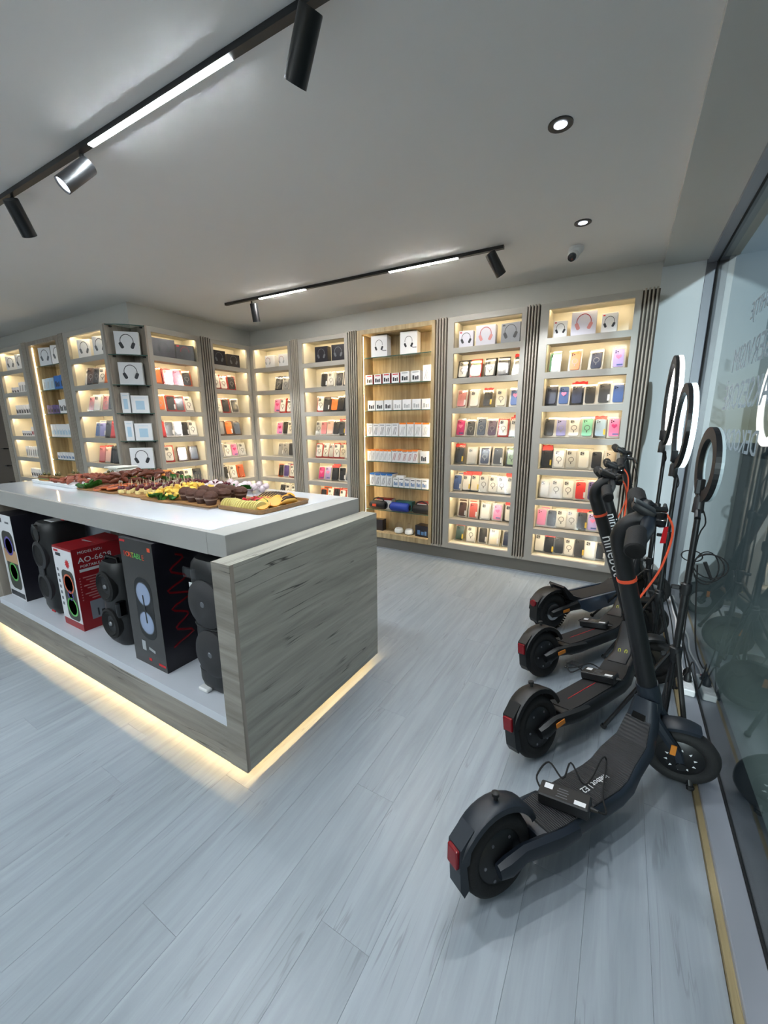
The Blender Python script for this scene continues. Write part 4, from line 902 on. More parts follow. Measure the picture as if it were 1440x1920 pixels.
# white tray with meat pieces
tray('serving_tray', 'long white plastic tray of meat pieces at the left of the food', -3.76, -3.125, 1.235, 1.60, 'paper_white', .010, .012, .02)
for k in range(60):
    x, y, z = heap(-3.50, -3.15, 1.27, 1.58, k, 60)
    solid('meat_piece', 'reddish meat bite in the white tray', 'meat', wg, 'ham', (x, y, ZT+.022+z), (rnd.uniform(-.5, .5), rnd.uniform(-.5, .5), rnd.random()*6), 'meat bites in the white tray', (.55, .8, .8))
b = new_bm(); box(b, (0, 0, .007), (.13, .055, .014), bev=.004); bd = mesh(b)
b = new_bm(); box(b, (0, 0, 0), (.135, .06, .006), bev=.001); fl = mesh(b)
b = new_bm(); ball(b, (0, 0, 0), .011, sub=2); ol = mesh(b, True)
for k, (x, y, a, lab) in enumerate(((-3.69, 1.31, .1, 'nearest the left counter end'), (-3.56, 1.33, -.05, 'second from the left counter end'), (-3.60, 1.46, .1, 'third from the left counter end'), (-3.42, 1.62, .0, 'behind the meat bites'), (-3.26, 1.66, .08, 'right behind the meat bites'), (-3.16, 1.80, -.05, 'near the napkins'))):
    s = thing('club_sandwich', f'brown club sandwich with an olive on a pick, {lab}', 'sandwich', (x, y, ZT+.0105), a, 'club sandwiches on the counter')
    add('bread', bd, 'bread', s); add('filling', fl, 'leaf', s, (0, 0, .017)); add('filling', fl, 'ham', s, (0, 0, .022)); add('bread', bd, 'crust', s, (0, 0, .025)); add('pick', pk, 'pick', s, (.03, 0, .01)); add('olive', ol, 'olive', s, (.03, 0, .050)); add('olive', ol, 'olive', s, (-.03, 0, .048)); add('pick', pk, 'pick', s, (-.03, 0, .01))
# napkins and plates
for k in range(7):
    b = new_bm(); vs = box(b, (0, 0, 0), (.19, .17, .009), bev=.004)
    for v in b.verts: v.co.z += .004*math.sin(v.co.x*30+k)
    o = add('napkin', b, 'napkin', None, (-3.60+.012*math.sin(k*2.1), 1.80+.008*math.cos(k*1.7), ZT+.012+k*.0102), (0, 0, .1*math.sin(k*1.3))); tag(o, 'folded white paper napkin in the stack behind the food', 'napkin', 'stack of folded napkins')
b = new_bm(); lathe(b, [(0, 0), (.06, 0), (.095, .012), (.0955, .0135), (.06, .002), (0, .002)], 28); pm = mesh(b, True)
for k in range(8):
    o = add('paper_plate', pm, 'paper_white', None, (-3.34, 1.79, ZT+.0005+k*.0035)); tag(o, 'round white paper plate in the stack beside the napkins', 'plate', 'stack of paper plates')
b = new_bm(); ball(b, (0, 0, 0), .020, sub=2); mg = mesh(b, True)
for k in range(40):
    x, y, z = heap(-2.32, -1.86, 1.64, 1.80, k, 40)
    solid('meringue_ball', 'pale pink round sweet in the row behind the muffins', 'sweet', mg, 'meringue', (x, y, ZT+.021+.018*(k % 2)), (0, 0, rnd.random()), 'pale pink round sweets')
b = new_bm(); lathe(b, [(.042, 0), (.042, .02), (.034, .046), (.015, .06), (0, .063)], 20); o = add('clear_dome', b, 'clear_plastic', None, (-1.83, 1.66, ZT+.001), smooth=True); tag(o, 'clear plastic dome cover behind the fruit tray', 'dome')

# ---------------------------------------------------------------- electric scooters
def tyre(bm, c, r, rt, n=36, m=10, w=1.0):
    rings = []
    for i in range(n):
        a = 2*PI*i/n; d = Vector((math.cos(a), 0, math.sin(a)))
        rings.append([Vector(c)+d*(r-rt+rt*math.cos(2*PI*k/m))+Vector((0, rt*w*math.sin(2*PI*k/m), 0)) for k in range(m)])
    return ring_loft(bm, rings, closed=True)
def secring(c, t, w, h, rr=.3, n=3):
    """rounded rectangle section: c centre, t tangent in xz, w along y, h across"""
    c = Vector(c); t = Vector(t).normalized(); nz = Vector((-t.z, 0, t.x))
    return [c+Vector((0, 1, 0))*a+nz*b for a, b in rrect(w, h, min(w, h)*rr, n)]
def sweep(bm, path, rr=.3, n=3):
    """path: (x, z, width, height)"""
    P = [Vector((p[0], 0, p[1])) for p in path]; rings = []
    for i, p in enumerate(path):
        t = P[min(i+1, len(P)-1)]-P[max(i-1, 0)]; rings.append(secring(P[i], t, p[2], p[3], rr, n))
    return ring_loft(bm, rings)
def arc_fender(bm, c, r0, r1, w, a0, a1, n=14):
    """curved guard over a wheel, angles in degrees in the xz plane"""
    rings = []
    for i in range(n+1):
        a = R(a0+(a1-a0)*i/n); d = Vector((math.cos(a), 0, math.sin(a))); C = Vector(c)
        k = 1-.25*abs(2*i/n-1)**4
        rings.append([C+d*r0+Vector((0, -w/2*k, 0)), C+d*(r0+.75*(r1-r0))+Vector((0, -w/2*k, 0)), C+d*r1+Vector((0, -w*.36*k, 0)), C+d*r1+Vector((0, w*.36*k, 0)), C+d*(r0+.75*(r1-r0))+Vector((0, w/2*k, 0)), C+d*r0+Vector((0, w/2*k, 0)), C+d*(r0+.004)+Vector((0, w*.40*k, 0)), C+d*(r1-.006)+Vector((0, 0, 0))*1, C+d*(r0+.004)+Vector((0, -w*.40*k, 0))])
    return ring_loft(bm, rings)
mat('skirt_blue', srgb(56, 70, 88), .3, coat=.4)
mat('deck_rubber', srgb(20, 20, 22), .7, var=.15, bump=.0)
def grooved():
    m = bpy.data.materials.new('deck_grooved'); m.use_nodes = True; t = m.node_tree; p = t.nodes['Principled BSDF']; L = t.links.new
    p.inputs['Base Color'].default_value = srgb(24, 24, 27); p.inputs['Roughness'].default_value = .6
    tc = t.nodes.new('ShaderNodeTexCoord'); w = t.nodes.new('ShaderNodeTexWave'); w.inputs['Scale'].default_value = 42; w.inputs['Distortion'].default_value = 1.2; w.inputs['Detail'].default_value = 0; w.bands_direction = 'X'
    L(tc.outputs['Object'], w.inputs['Vector']); b = t.nodes.new('ShaderNodeBump'); b.inputs['Strength'].default_value = .9; b.inputs['Distance'].default_value = .002; L(w.outputs[0], b.inputs['Height']); L(b.outputs[0], p.inputs['Normal']); MATS['deck_grooved'] = m
grooved()
def wavy(pts, n=5):
    out = []; P = [Vector(p) for p in pts]
    for i in range(len(P)-1):
        p0, p1, p2, p3 = P[max(i-1, 0)], P[i], P[i+1], P[min(i+2, len(P)-1)]
        for k in range(n):
            s = k/n; out.append(tuple(.5*((2*p1)+(-p0+p2)*s+(2*p0-5*p1+4*p2-p3)*s*s+(-p0+3*p1-3*p2+p3)*s**3)))
    return out+[tuple(P[-1])]
def drp(P, y): return -P.get('droop', .0)*max(0, -y)/.22
def scooter(label, rear, head, lean, steer, P):
    wb, r, rt = P['wb'], P['r'], P['rt']
    t = thing('electric_scooter', label, 'scooter', (rear[0], rear[1], .0), 0, 'electric scooters parked along the window')
    t.matrix_world = Matrix.Translation((rear[0], rear[1], 0)) @ Matrix.Rotation(R(head), 4, 'Z') @ Matrix.Rotation(R(-lean), 4, 'X')
    body, dk = P.get('body', 'scooter_black'), P.get('deckmat', 'deck_rubber'); ac = P.get('accent', 'orange_plastic')
    dw, zb, zt = P['dw'], P['zb'], P['zt']; hx, hz = P['hx'], P['hz']            # head tube base
    rake = P['rake']; u = Vector((-math.sin(rake), 0, math.cos(rake))); A = Vector((hx, 0, hz))
    S = Matrix.Translation(A) @ Matrix.Rotation(R(steer), 4, u) @ Matrix.Translation(-A)
    def fr(name, bm, m, parent=None, smooth=True): xf(bm, bm.verts[:], S); return add(name, bm, m, parent or t, smooth=smooth)
    # body: deck and neck
    th = zt-zb; zc = (zb+zt)/2; x0, x1 = P['x0'], P['x1']
    path = [(x0, zc, dw*.72, th*.8), (x0+.03, zc, dw*.9, th), (x0+.10, zc, dw, th), (x1-.06, zc, dw, th), (x1, zc+.012, dw*.97, th), (x1+.05, zc+.045, dw*.90, th*.95), (hx-.10, hz-.165, dw*.78, th), (hx-.045, hz-.085, dw*.62, th*1.02), (hx-.012, hz-.01, dw*.46, .075)]
    b = new_bm(); sweep(b, path, .28); dko = add('deck', b, body, t, smooth=True)
    off = th/2+.001
    def top(i):
        p = path[i]; a = Vector((path[min(i+1, 8)][0], 0, path[min(i+1, 8)][1]))-Vector((path[max(i-1, 0)][0], 0, path[max(i-1, 0)][1])); a.normalize(); n = Vector((-a.z, 0, a.x)); q = Vector((p[0], 0, p[1]))+n*(p[3]/2+.001); return (q.x, q.z, p[2]*.86, .005)
    b = new_bm(); sweep(b, [top(i) for i in range(1, 8 if P.get('matneck') else 6)], .2, 1); add('deck_mat', b, dk, dko, smooth=True)
    if not P.get('matneck'):
        b = new_bm(); mp = [top(i) for i in (5, 6, 7, 8)]; sweep(b, [(a, z+.002, w*.72, .010) for a, z, w, h in mp], .3, 2); o = add('neck_cover', b, 'scooter_grey', dko, smooth=True)
        q = mp[1]; ang = math.atan2(mp[2][1]-mp[1][1], mp[2][0]-mp[1][0])
        for yy in (-.017, .017):
            o = add('warning_print', text('0', .034, .0008), 'yellow_print', dko, (q[0]+.0-.006, yy, q[1]+.012)); o.rotation_euler = (0, 0, 0); o.matrix_local = Matrix.Translation((q[0], yy, q[1]+.010)) @ Matrix.Rotation(-ang, 4, 'Y') @ Matrix.Rotation(-PI/2, 4, 'Z')
        q2 = mp[2]; b = new_bm(); vs = box(b, (0, 0, 0), (.07, .03, .008), bev=.003); xf(b, b.verts[:], Matrix.Translation((q2[0]+.012, 0, q2[1]+.030)) @ Matrix.Rotation(-ang*1.15, 4, 'Y')); add('latch', b, 'black_gloss', dko)
    else:
        b = new_bm(); i = 7; q = top(i); ang = R(60); vs = box(b, (0, 0, 0), (.06, .055, .01), bev=.004); xf(b, b.verts[:], Matrix.Translation((q[0]+.005, 0, q[1]+.004)) @ Matrix.Rotation(-ang, 4, 'Y')); add('latch', b, 'black_gloss', dko)
    # rear wheel, arms, guard
    b = new_bm(); tyre(b, (0, 0, r), r, rt); rw = add('rear_tyre', b, 'black_rubber', t, smooth=True)
    if P.get('knobs'):
        b = new_bm()
        for i in range(44):
            a = 2*PI*i/44
            for yy in (-.6, .6): box(b, (math.cos(a)*(r-.003), yy*rt, r+math.sin(a)*(r-.003)), (.008, rt*.55, .012), Matrix.Rotation(-a, 4, 'Y'))
        o = add('tread', b, 'black_rubber', rw); o['kind'] = 'stuff'
    b = new_bm(); lathe(b, [(.014, -.036), (r-rt*1.9, -.028), (r-rt*1.5, -.018), (r-rt*1.5, .018), (r-rt*1.9, .028), (.014, .036)], 26, 'Y', (0, 0, r)); hb = add('rear_hub', b, 'scooter_black', rw, smooth=True)
    for i in range(6):
        a = PI*i/3; b = new_bm(); lathe(b, [(.005, 0), (.005, .003)], 8, 'Y', (math.cos(a)*(r-rt*2.2), -.031, r+math.sin(a)*(r-rt*2.2))); add('bolt', b, 'alu', hb)
    for s in (-1, 1):
        b = new_bm(); tube(b, [(-.035, s*.052, r-.004), (.0, s*.056, r), (.06, s*.058, r+.012), (x0+.06, s*dw*.44, zc+.005), (x0+.14, s*dw*.46, zc)], [.018, .024, .021, .024, .02], 8, flat=1.25); arm = add('rear_arm', b, body, t, smooth=True)
        if P.get('amber') and not P.get('spokes'): b = new_bm(); vs = box(b, (0, 0, 0), (.055, .004, .018)); xf(b, b.verts[:], Matrix.Translation((.065, s*.083, r+.014)) @ Matrix.Rotation(-.05, 4, 'Y')); add('reflector', b, 'amber', arm)
    fb = P.get('fender', body)
    b = new_bm(); arc_fender(b, (0, 0, r), r+.010, r+.034, rt*2.5, P.get('fa0', 22), 158); gd = add('rear_guard', b, fb, t, smooth=True)
    fx, fz = -r-.008, r+.062
    b = new_bm(); prism(b, [(fx+.042, fz+.075), (fx-.008, fz+.035), (fx-.016, fz-.03), (fx+.02, fz-.02)], -rt*.95, rt*.95); add('guard_tail', b, fb, gd)
    b = new_bm(); prism(b, [(fx-.012, fz-.03), (fx-.014, fz-.09), (fx-.002, fz-.115), (fx+.016, fz-.10), (fx+.012, fz-.02)], -rt*.85, rt*.85); add('mudflap', b, body, gd)
    if P.get('roundlight'):
        b = new_bm(); vs = lathe(b, [(.024, 0), (.022, -.010), (0, -.012)], 16, 'X', (0, 0, 0)); xf(b, b.verts[:], Matrix.Translation((fx-.010, 0, fz+.02))); add('tail_light', b, 'red_gloss', gd, smooth=True)
    else:
        b = new_bm(); vs = box(b, (0, 0, 0), (.016, rt*1.5, .055), bev=.005, seg=2); xf(b, b.verts[:], Matrix.Translation((fx-.014, 0, fz+.004)) @ Matrix.Rotation(.1, 4, 'Y')); add('tail_light', b, 'red_gloss', gd)
    b = new_bm(); lathe(b, [(.007, 0), (.006, .014), (.012, .017), (.012, .026), (.006, .029)], 12, 'Z', (.012, 0, r*2+.030)); add('hook', b, 'black_plastic', gd, smooth=True)
    if P.get('kick'):
        b = new_bm(); prism(b, [(x0+.10, zt+.0), (x0+.02, zt+.03), (x0-.07, zt+.115), (x0-.078, zt+.105), (x0-.02, zt+.01), (x0+.06, zt-.02)], -dw*.40, dw*.40); add('kick_plate', b, 'black_plastic', t)
        for s in (-1, 1):
            b = new_bm(); prism(b, [(x0+.04, zt+.004), (x1, zt+.008), (x1+.03, zb+.03), (x1-.1, zb-.005), (x0+.14, zb-.02), (x0+.06, zb+.02)], s*dw*.49, s*(dw*.5+.016)); add('side_skirt', b, 'skirt_blue', t)
    if P.get('disc'):
        for nm, pos in (('brake_disc', (0, -.034, r)),):
            b = new_bm(); lathe(b, [(.058, -.001), (.058, .001), (.040, .001), (.040, -.001)], 26, 'Y', pos); add(nm, b, 'steel', t)
    # kickstand
    b = new_bm(); tube(b, [(x0+.2, dw*.4, zb+.01), (x0+.17, dw*.62, .03), (x0+.15, dw*.66, .012)], .008, 6); add('kickstand', b, 'black_metal', t)
    if P.get('stripe'):
        b = new_bm(); box(b, (x0+.22, 0, zt+.0045), (.22, .003, .001)); box(b, (x0+.37, 0, zt+.0045), (.045, .02, .001)); add('deck_stripe', b, 'red_plastic', dko)
    # steering group
    ax = Vector((wb, 0, r))
    b = new_bm(); tyre(b, ax, r, rt); fw = fr('front_tyre', b, 'black_rubber')
    b = new_bm(); lathe(b, [(.014, -.034), (r-rt*1.9, -.024), (r-rt*1.5, -.016), (r-rt*1.5, .016), (r-rt*1.9, .024), (.014, .034)], 24, 'Y', tuple(ax)); fr('front_hub', b, 'scooter_black', fw)
    if P.get('spokes'):
        for i in range(10):
            a = 2*PI*i/10; b = new_bm(); prism(b, [(-.007, .018), (.007, .018), (.0, .034)], -.003, .003); xf(b, b.verts[:], Matrix.Translation(ax+Vector((0, -.026, 0))) @ Matrix.Rotation(a, 4, 'Y') @ Matrix.Translation((0, 0, .02))); fr('spoke', b, 'white_print', fw, False)
    if P.get('disc'):
        b = new_bm(); lathe(b, [(.062, -.001), (.062, .001), (.044, .001), (.044, -.001)], 26, 'Y', (wb, -.030, r)); fr('brake_disc', b, 'steel', fw)
    crown = A+u*(-.045)
    for s in (-1, 1):
        b = new_bm(); tube(b, [tuple(ax+Vector((0, s*.048, 0))), tuple(ax+Vector((-.02, s*.050, .055))), tuple(crown+Vector((.01, s*.046, -.02))), tuple(crown+Vector((0, s*.02, .035)))], [.014, .018, .022, .024], 8); fr('fork', b, body)
        b = new_bm(); lathe(b, [(.017, 0), (.017, .006), (0, .007)], 10, 'Y', (ax.x, s*.058-(.006 if s < 0 else 0), ax.z)); fr('axle_nut', b, 'black_metal')
    if P.get('amber'):
        b = new_bm(); box(b, (wb-.035, -.068, r+.075), (.018, .004, .045)); fr('reflector', b, 'amber', None, False)
    b = new_bm(); arc_fender(b, ax, r+.008, r+.026, rt*2.3, 72, 160 if not P.get('hifender') else 170); fr('front_guard', b, P.get('fguard', fb))
    # stem
    sl = P['stem']; T = A+u*sl; sr = P.get('sr', .030)
    b = new_bm(); tube(b, [tuple(A+u*(-.06)), tuple(A+u*.0), tuple(A+u*.06)], [.036, .040, .038], 14); fr('head_tube', b, body)
    bend = P.get('bend', .10)
    if bend:
        fwd = Vector((1, 0, .12)).normalized(); pts = [A+u*.05, A+u*(sl*.5), A+u*(sl-.05)]
        for k in range(1, 7):
            a = k/6*PI/2*.95; pts.append(A+u*(sl-.05+math.sin(a)*bend*.85)+fwd*(bend*(1-math.cos(a))))
        rad = [sr*1.12, sr*1.05, sr]+[sr*.98]*6
    else: pts = [A+u*.05, A+u*sl*.5, T]; rad = [sr, sr, sr*.95]
    b = new_bm(); tube(b, [tuple(p) for p in pts], rad, 14); st = fr('stem', b, P.get('stemmat', body))
    H_ = pts[-1]
    rg = A+u*P.get('ring', sl*.72)
    b = new_bm(); tube(b, [tuple(rg-u*.006), tuple(rg+u*.006)], sr*1.10, 14); fr('stem_ring', b, ac, st)
    if P.get('word'):
        me = text(P['word'], .075, .0005); o = add('lettering', me, 'white_print', st)
        base = A+u*(sl*.52); M = Matrix((Vector((0, 0, 0)),)*3)
        xd, zd = -u, Vector((0, -1, 0)); yd = zd.cross(xd)
        Mx = Matrix(((xd.x, yd.x, zd.x, 0), (xd.y, yd.y, zd.y, 0), (xd.z, yd.z, zd.z, 0), (0, 0, 0, 1)))
        me.transform(S @ Matrix.Translation(base+zd*(sr*1.04)) @ Mx)
    # handlebar
    hr, hl = P.get('hr', .017), P.get('hl', .225)
    b = new_bm(); tube(b, [tuple(H_+Vector((-.035, y, .012+drp(P, y)))) if abs(y) > .8*hl else tuple(H_+Vector((-.02*abs(y)/hl, y, .012*abs(y)/hl+drp(P, y)))) for y in (-hl*.82, -hl*.4, 0, hl*.4, hl*.82)], hr, 12); bar = fr('handlebar', b, body)
    for s in (-1, 1):
        e = H_+Vector((-.035, 0, .012))
        b = new_bm(); tube(b, [tuple(e+Vector((.012, s*hl*.50, -.002+drp(P, s*hl*.5)))), tuple(e+Vector((0, s*hl*.56, drp(P, s*hl*.56)))), tuple(e+Vector((-.004, s*hl*.98, drp(P, s*hl*.98)))), tuple(e+Vector((-.004, s*hl, drp(P, s*hl))))], [hr*1.15, hr*1.4, hr*1.4, hr*1.15], 14); fr('grip', b, 'black_rubber', bar)
    b = new_bm(); vs = box(b, (0, 0, 0), (.075, .062, .028), bev=.009, seg=2); xf(b, b.verts[:], Matrix.Translation(H_+Vector((-.020, 0, .030))) @ Matrix.Rotation(.5, 4, 'Y')); ds = fr('display', b, 'black_plastic', bar)
    b = new_bm(); vs = box(b, (0, 0, 0), (.058, .05, .003)); xf(b, b.verts[:], Matrix.Translation(H_+Vector((-.026, 0, .0445))) @ Matrix.Rotation(.5, 4, 'Y')); fr('screen', b, 'black_gloss', ds, False)
    b = new_bm(); lathe(b, [(.022, 0), (.026, .02), (.024, .035), (0, .038)], 16, 'X', (H_.x+.012, 0, H_.z-.004)); fr('headlight', b, 'black_gloss', bar)
    b = new_bm(); tube(b, [tuple(H_+Vector((.01, hl*.42, .0))), tuple(H_+Vector((.05, hl*.50, -.005))), tuple(H_+Vector((.055, hl*.88, -.012)))], [.012, .011, .006], 8); fr('brake_lever', b, 'black_metal', bar)
    if P.get('rlever'): b = new_bm(); tube(b, [tuple(H_+Vector((.01, -hl*.42, .0))), tuple(H_+Vector((.05, -hl*.50, -.005))), tuple(H_+Vector((.055, -hl*.88, -.012)))], [.012, .011, .006], 8); fr('brake_lever', b, 'black_metal', bar)
    b = new_bm(); lathe(b, [(.018, 0), (.020, .012), (.010, .022), (0, .023)], 14, 'Z', (H_.x-.005, hl*.35, H_.z+.014)); fr('bell', b, 'black_plastic', bar)
    b = new_bm(); q = H_+Vector((.05, hl*.5, -.01)); e = A+u*(sl*.62)+Vector((.03, 0, 0)); tube(b, wavy([tuple(q), tuple(q+Vector((.03, -.03, -.06))), tuple(q.lerp(e, .6)+Vector((.035, 0, -.01))), tuple(e)], 6), .0038, 7); fr('brake_cable', b, P.get('cable', 'orange_plastic'), bar)
    return t
base = dict(wb=.95, r=.132, rt=.030, dw=.165, zb=.095, zt=.158, x0=.13, x1=.62, hx=.845, hz=.37, rake=R(15), stem=.72, amber=1, droop=.05)
scooter('nearest blue-black scooter with a charger lying on its ribbed deck', (-.193, 1.003), 57.8, 8, -60, dict(base, wb=.93, r=.130, x1=.56, hx=.80, body='gun_metal', stemmat='scooter_black', deckmat='deck_grooved', matneck=1, hr=.022, hl=.215, bend=.11, spokes=1, fguard='gun_metal', stem=.70))
scooter('second scooter from the camera with red deck stripe and orange cable', (-.175, 1.608), 62.2, 14, -56, dict(base, stripe=1, word='ninebot', bend=.10, stem=.76, ring=.62))
scooter('third scooter from the camera with a charger near its neck', (-.251, 2.215), 57.7, 12, -56, dict(base, r=.128, stripe=1, word='ninebot', bend=.09, stem=.76, ring=.62))
scooter('farthest off-road scooter with knobbly tyres and round red tail light', (-.311, 2.81), 54, 4, -48, dict(base, wb=1.02, r=.132, rt=.038, zt=.20, zb=.12, kick=1, knobs=1, disc=1, roundlight=1, bend=0, stem=.81, hx=.88, hz=.40, rlever=1, hifender=1, fa0=60, cable='black_rubber', accent='scooter_black', sr=.027))
def on_scooter(rear, head, lean, p):
    return Matrix.Translation((rear[0], rear[1], 0)) @ Matrix.Rotation(R(head), 4, 'Z') @ Matrix.Rotation(R(-lean), 4, 'X') @ Matrix.Translation(p)
# chargers lying on decks
def charger(label, rear, head, lean, p, yaw, coil):
    t = thing('scooter_charger', label, 'charger', group='scooter chargers'); t.matrix_world = on_scooter(rear, head, lean, p) @ Matrix.Rotation(yaw, 4, 'Z')
    b = new_bm(); box(b, (0, 0, .020), (.155, .07, .038), bev=.004); o = add('brick', b, 'black_plastic', t)
    b = new_bm(); box(b, (-.05, .012, .0393), (.026, .024, .0006)); add('sticker', b, 'white_print', o)
    b = new_bm(); box(b, (.05, -.018, .0393), (.034, .018, .0006)); add('sticker', b, 'white_print', o)
    b = new_bm()
    for k in range(4): box(b, (-.005, -.02+k*.012, .0393), (.035-.006*(k % 2), .003, .0005))
    o2 = add('small_print', b, 'print_grey', o); o2['kind'] = 'stuff'
    b = new_bm(); tube(b, coil, .0032, 6); add('cable', b, 'black_rubber', t, smooth=True)
    b = new_bm(); tube(b, [(.078, 0, .02), (.10, 0, .02)], [.008, .005], 8); add('strain_relief', b, 'black_plastic', t)
    return t
E2 = ((-.193, 1.003), 57.8, 8)
charger('black charger brick with cables on the nearest scooter deck', *E2, (.285, -.02, .164), R(-62), wavy([(-.078, .01, .02), (-.10, .05, .03), (-.07, .10, .06), (-.02, .08, .03), (.0, .12, .07), (.04, .10, .02), (.06, .16, .01), (.09, .20, .07), (.10, .22, .04), (.10, .10, .01), (.12, .02, .01), (.10, .0, .02)]))
S2 = ((-.175, 1.608), 62.2, 14)
charger('black charger brick with coiled cable on the second scooter deck', *S2, (.50, .0, .164), R(-80), wavy([(-.078, .0, .02), (-.12, .03, .03), (-.16, .0, .05), (-.13, -.03, .02), (-.09, .02, .04), (-.15, .04, .05), (-.17, -.01, .03), (-.1, -.02, .05), (-.06, .05, .05), (.0, .06, .02), (.09, .03, .01), (.10, .0, .02)]))
S3 = ((-.251, 2.215), 57.7, 12)
charger('black charger brick on the third scooter deck', *S3, (.49, .02, .164), R(-70), wavy([(-.078, .0, .02), (-.10, .03, .02), (-.05, .06, .03), (.02, .06, .02), (.09, .03, .02), (.10, 0, .02)]))
o = add('lettering', text('Ninebot | E2', .031, .0006), 'white_print', None); tag(o, 'white lettering on the nearest scooter deck mat', 'lettering')
o.matrix_world = on_scooter(*E2, (.47, -.005, .1645)) @ Matrix.Rotation(PI/2*0, 4, 'Z')
o2 = [x for x in bpy.data.objects if x.get('label', '').startswith('nearest blue-black')][0]; dk_ = [c for c in o2.children if c.name.startswith('deck')][0]
del o['label']; del o['category']; o.parent = dk_; o.matrix_local = Matrix.Translation((.462, -.012, .1645)) @ Matrix.Rotation(PI, 4, 'Z')

# ---------------------------------------------------------------- ring lights on tripods
def ring_light(label, xy, ringc, rad, yawd, glow, feet, hub, pole_top, thick=.022, width=.045):
    t = thing('ring_light', label, 'ring light', (xy[0], xy[1], 0), 0, 'ring lights on tripods by the window')
    def L(p): return Vector((p[0]-xy[0], p[1]-xy[1], p[2]))
    hz = hub
    segs = [(0, hz, pole_top*.42, .0155), (0, pole_top*.40, pole_top*.72, .013), (0, pole_top*.70, pole_top, .0105)]
    for i, (_, a, c, r) in enumerate(segs): b = new_bm(); tube(b, [(0, 0, a), (0, 0, c)], r, 12); add('pole', b, 'black_metal', t, smooth=True)
    for z in (pole_top*.42, pole_top*.72):
        b = new_bm(); lathe(b, [(.0175, -.03), (.02, -.02), (.02, .015), (.014, .02)], 14, 'Z', (0, 0, z)); c = add('clamp', b, 'black_plastic', t, smooth=True)
        b = new_bm(); box(b, (-.035, 0, z-.004), (.03, .012, .018), bev=.003); add('clamp_knob', b, 'black_plastic', c)
    b = new_bm(); lathe(b, [(.018, -.03), (.024, -.02), (.024, .03), (.018, .035)], 14, 'Z', (0, 0, hz+.02)); add('leg_collar', b, 'black_plastic', t, smooth=True)
    for f in feet:
        p = L((f[0], f[1], .006)); d = Vector((p.x, p.y, 0)); 
        b = new_bm(); tube(b, [(p.x*.06, p.y*.06, hz+.035), tuple(p)], .0105, 8, flat=.8); lg = add('leg', b, 'black_metal', t, smooth=True)
        b = new_bm(); tube(b, [(0, 0, hz*.28), tuple(Vector((p.x*.5, p.y*.5, hz*.5+.02)))], .005, 6); add('brace', b, 'black_metal', t)
        b = new_bm(); tube(b, [tuple(p+Vector((-p.x*.02, -p.y*.02, .012))), tuple(p)], .013, 8); add('foot', b, 'black_rubber', lg)
    b = new_bm(); tube(b, [(0, 0, .0+hz*.28-.02), (0, 0, hz)], .008, 8); add('lower_rod', b, 'black_metal', t)
    C = L(ringc); M = Matrix.Translation(C) @ Matrix.Rotation(R(yawd), 4, 'Z')     # ring faces local +x
    def ringm(x0, x1, r0, r1, n=44):
        b = new_bm(); rings = []
        for i in range(n):
            a = 2*PI*i/n; cy, sz = math.cos(a), math.sin(a)
            rings.append([M @ Vector((x, r*cy, r*sz)) for x, r in ((x0, r0), (x0, r1), (x1, r1), (x1, r0))])
        ring_loft(b, rings, closed=True); return b
    add('ring_back', ringm(-thick*.55, thick*.25, rad-width, rad), 'black_plastic', t)
    add('ring_diffuser', ringm(thick*.25, thick*(1.25 if glow != 'ring_off' else .7), rad-width+.003, rad-.001), glow, t)
    b = new_bm(); lathe(b, [(.02, 0), (.018, .06), (.012, .07)], 12, 'Z', tuple(M @ Vector((-.01, 0, -rad-.045)))); add('neck_joint', b, 'black_plastic', t, smooth=True)
    top = M @ Vector((-.01, 0, -rad-.03)); b = new_bm(); tube(b, [(0, 0, pole_top), tuple(top)], .011, 8); add('neck', b, 'black_metal', t)
    b = new_bm(); vs = box(b, (0, 0, 0), (.03, .018, .06), bev=.003); xf(b, b.verts[:], M @ Matrix.Translation((-.015, .0, -rad+.06))); o = add('phone_clamp', b, 'black_plastic', t)
    b = new_bm(); tube(b, [tuple(M @ Vector((-.012, 0, -rad))), tuple(M @ Vector((-.015, 0, -rad+.05)))], .006, 6); add('clamp_rod', b, 'black_metal', o)
    b = new_bm(); tube(b, wavy([tuple(top+Vector((0, 0, .03))), tuple(top+Vector((.03, -.01, -.05))), tuple(top+Vector((.015, .01, -.16))), (.02, 0, pole_top*.45), (.025, -.02, pole_top*.3)], 5), .0028, 5); add('power_cable', b, 'black_rubber', t, smooth=True)
    return t
ring_light('tallest lit ring light standing farthest along the window', (.232, 3.08), (.222, 3.06, 1.53), .262, 1, 'ring_glow', [(-.069, 3.152), (.33, 3.36), (.32, 2.80)], .40, 1.22)
ring_light('cool blue-white lit ring light on the middle tripod', (.262, 2.60), (.255, 2.60, 1.385), .213, 2, 'ring_glow_cool', [(.302, 2.868), (.377, 2.43), (.03, 2.58)], .42, 1.12)
ring_light('switched-off ring light with phone clamp nearest the camera', (.285, 1.96), (.300, 2.02, 1.238), .147, 4, 'ring_off', [(.301, 2.20), (.365, 1.72), (.056, 1.926)], .42, 1.03)
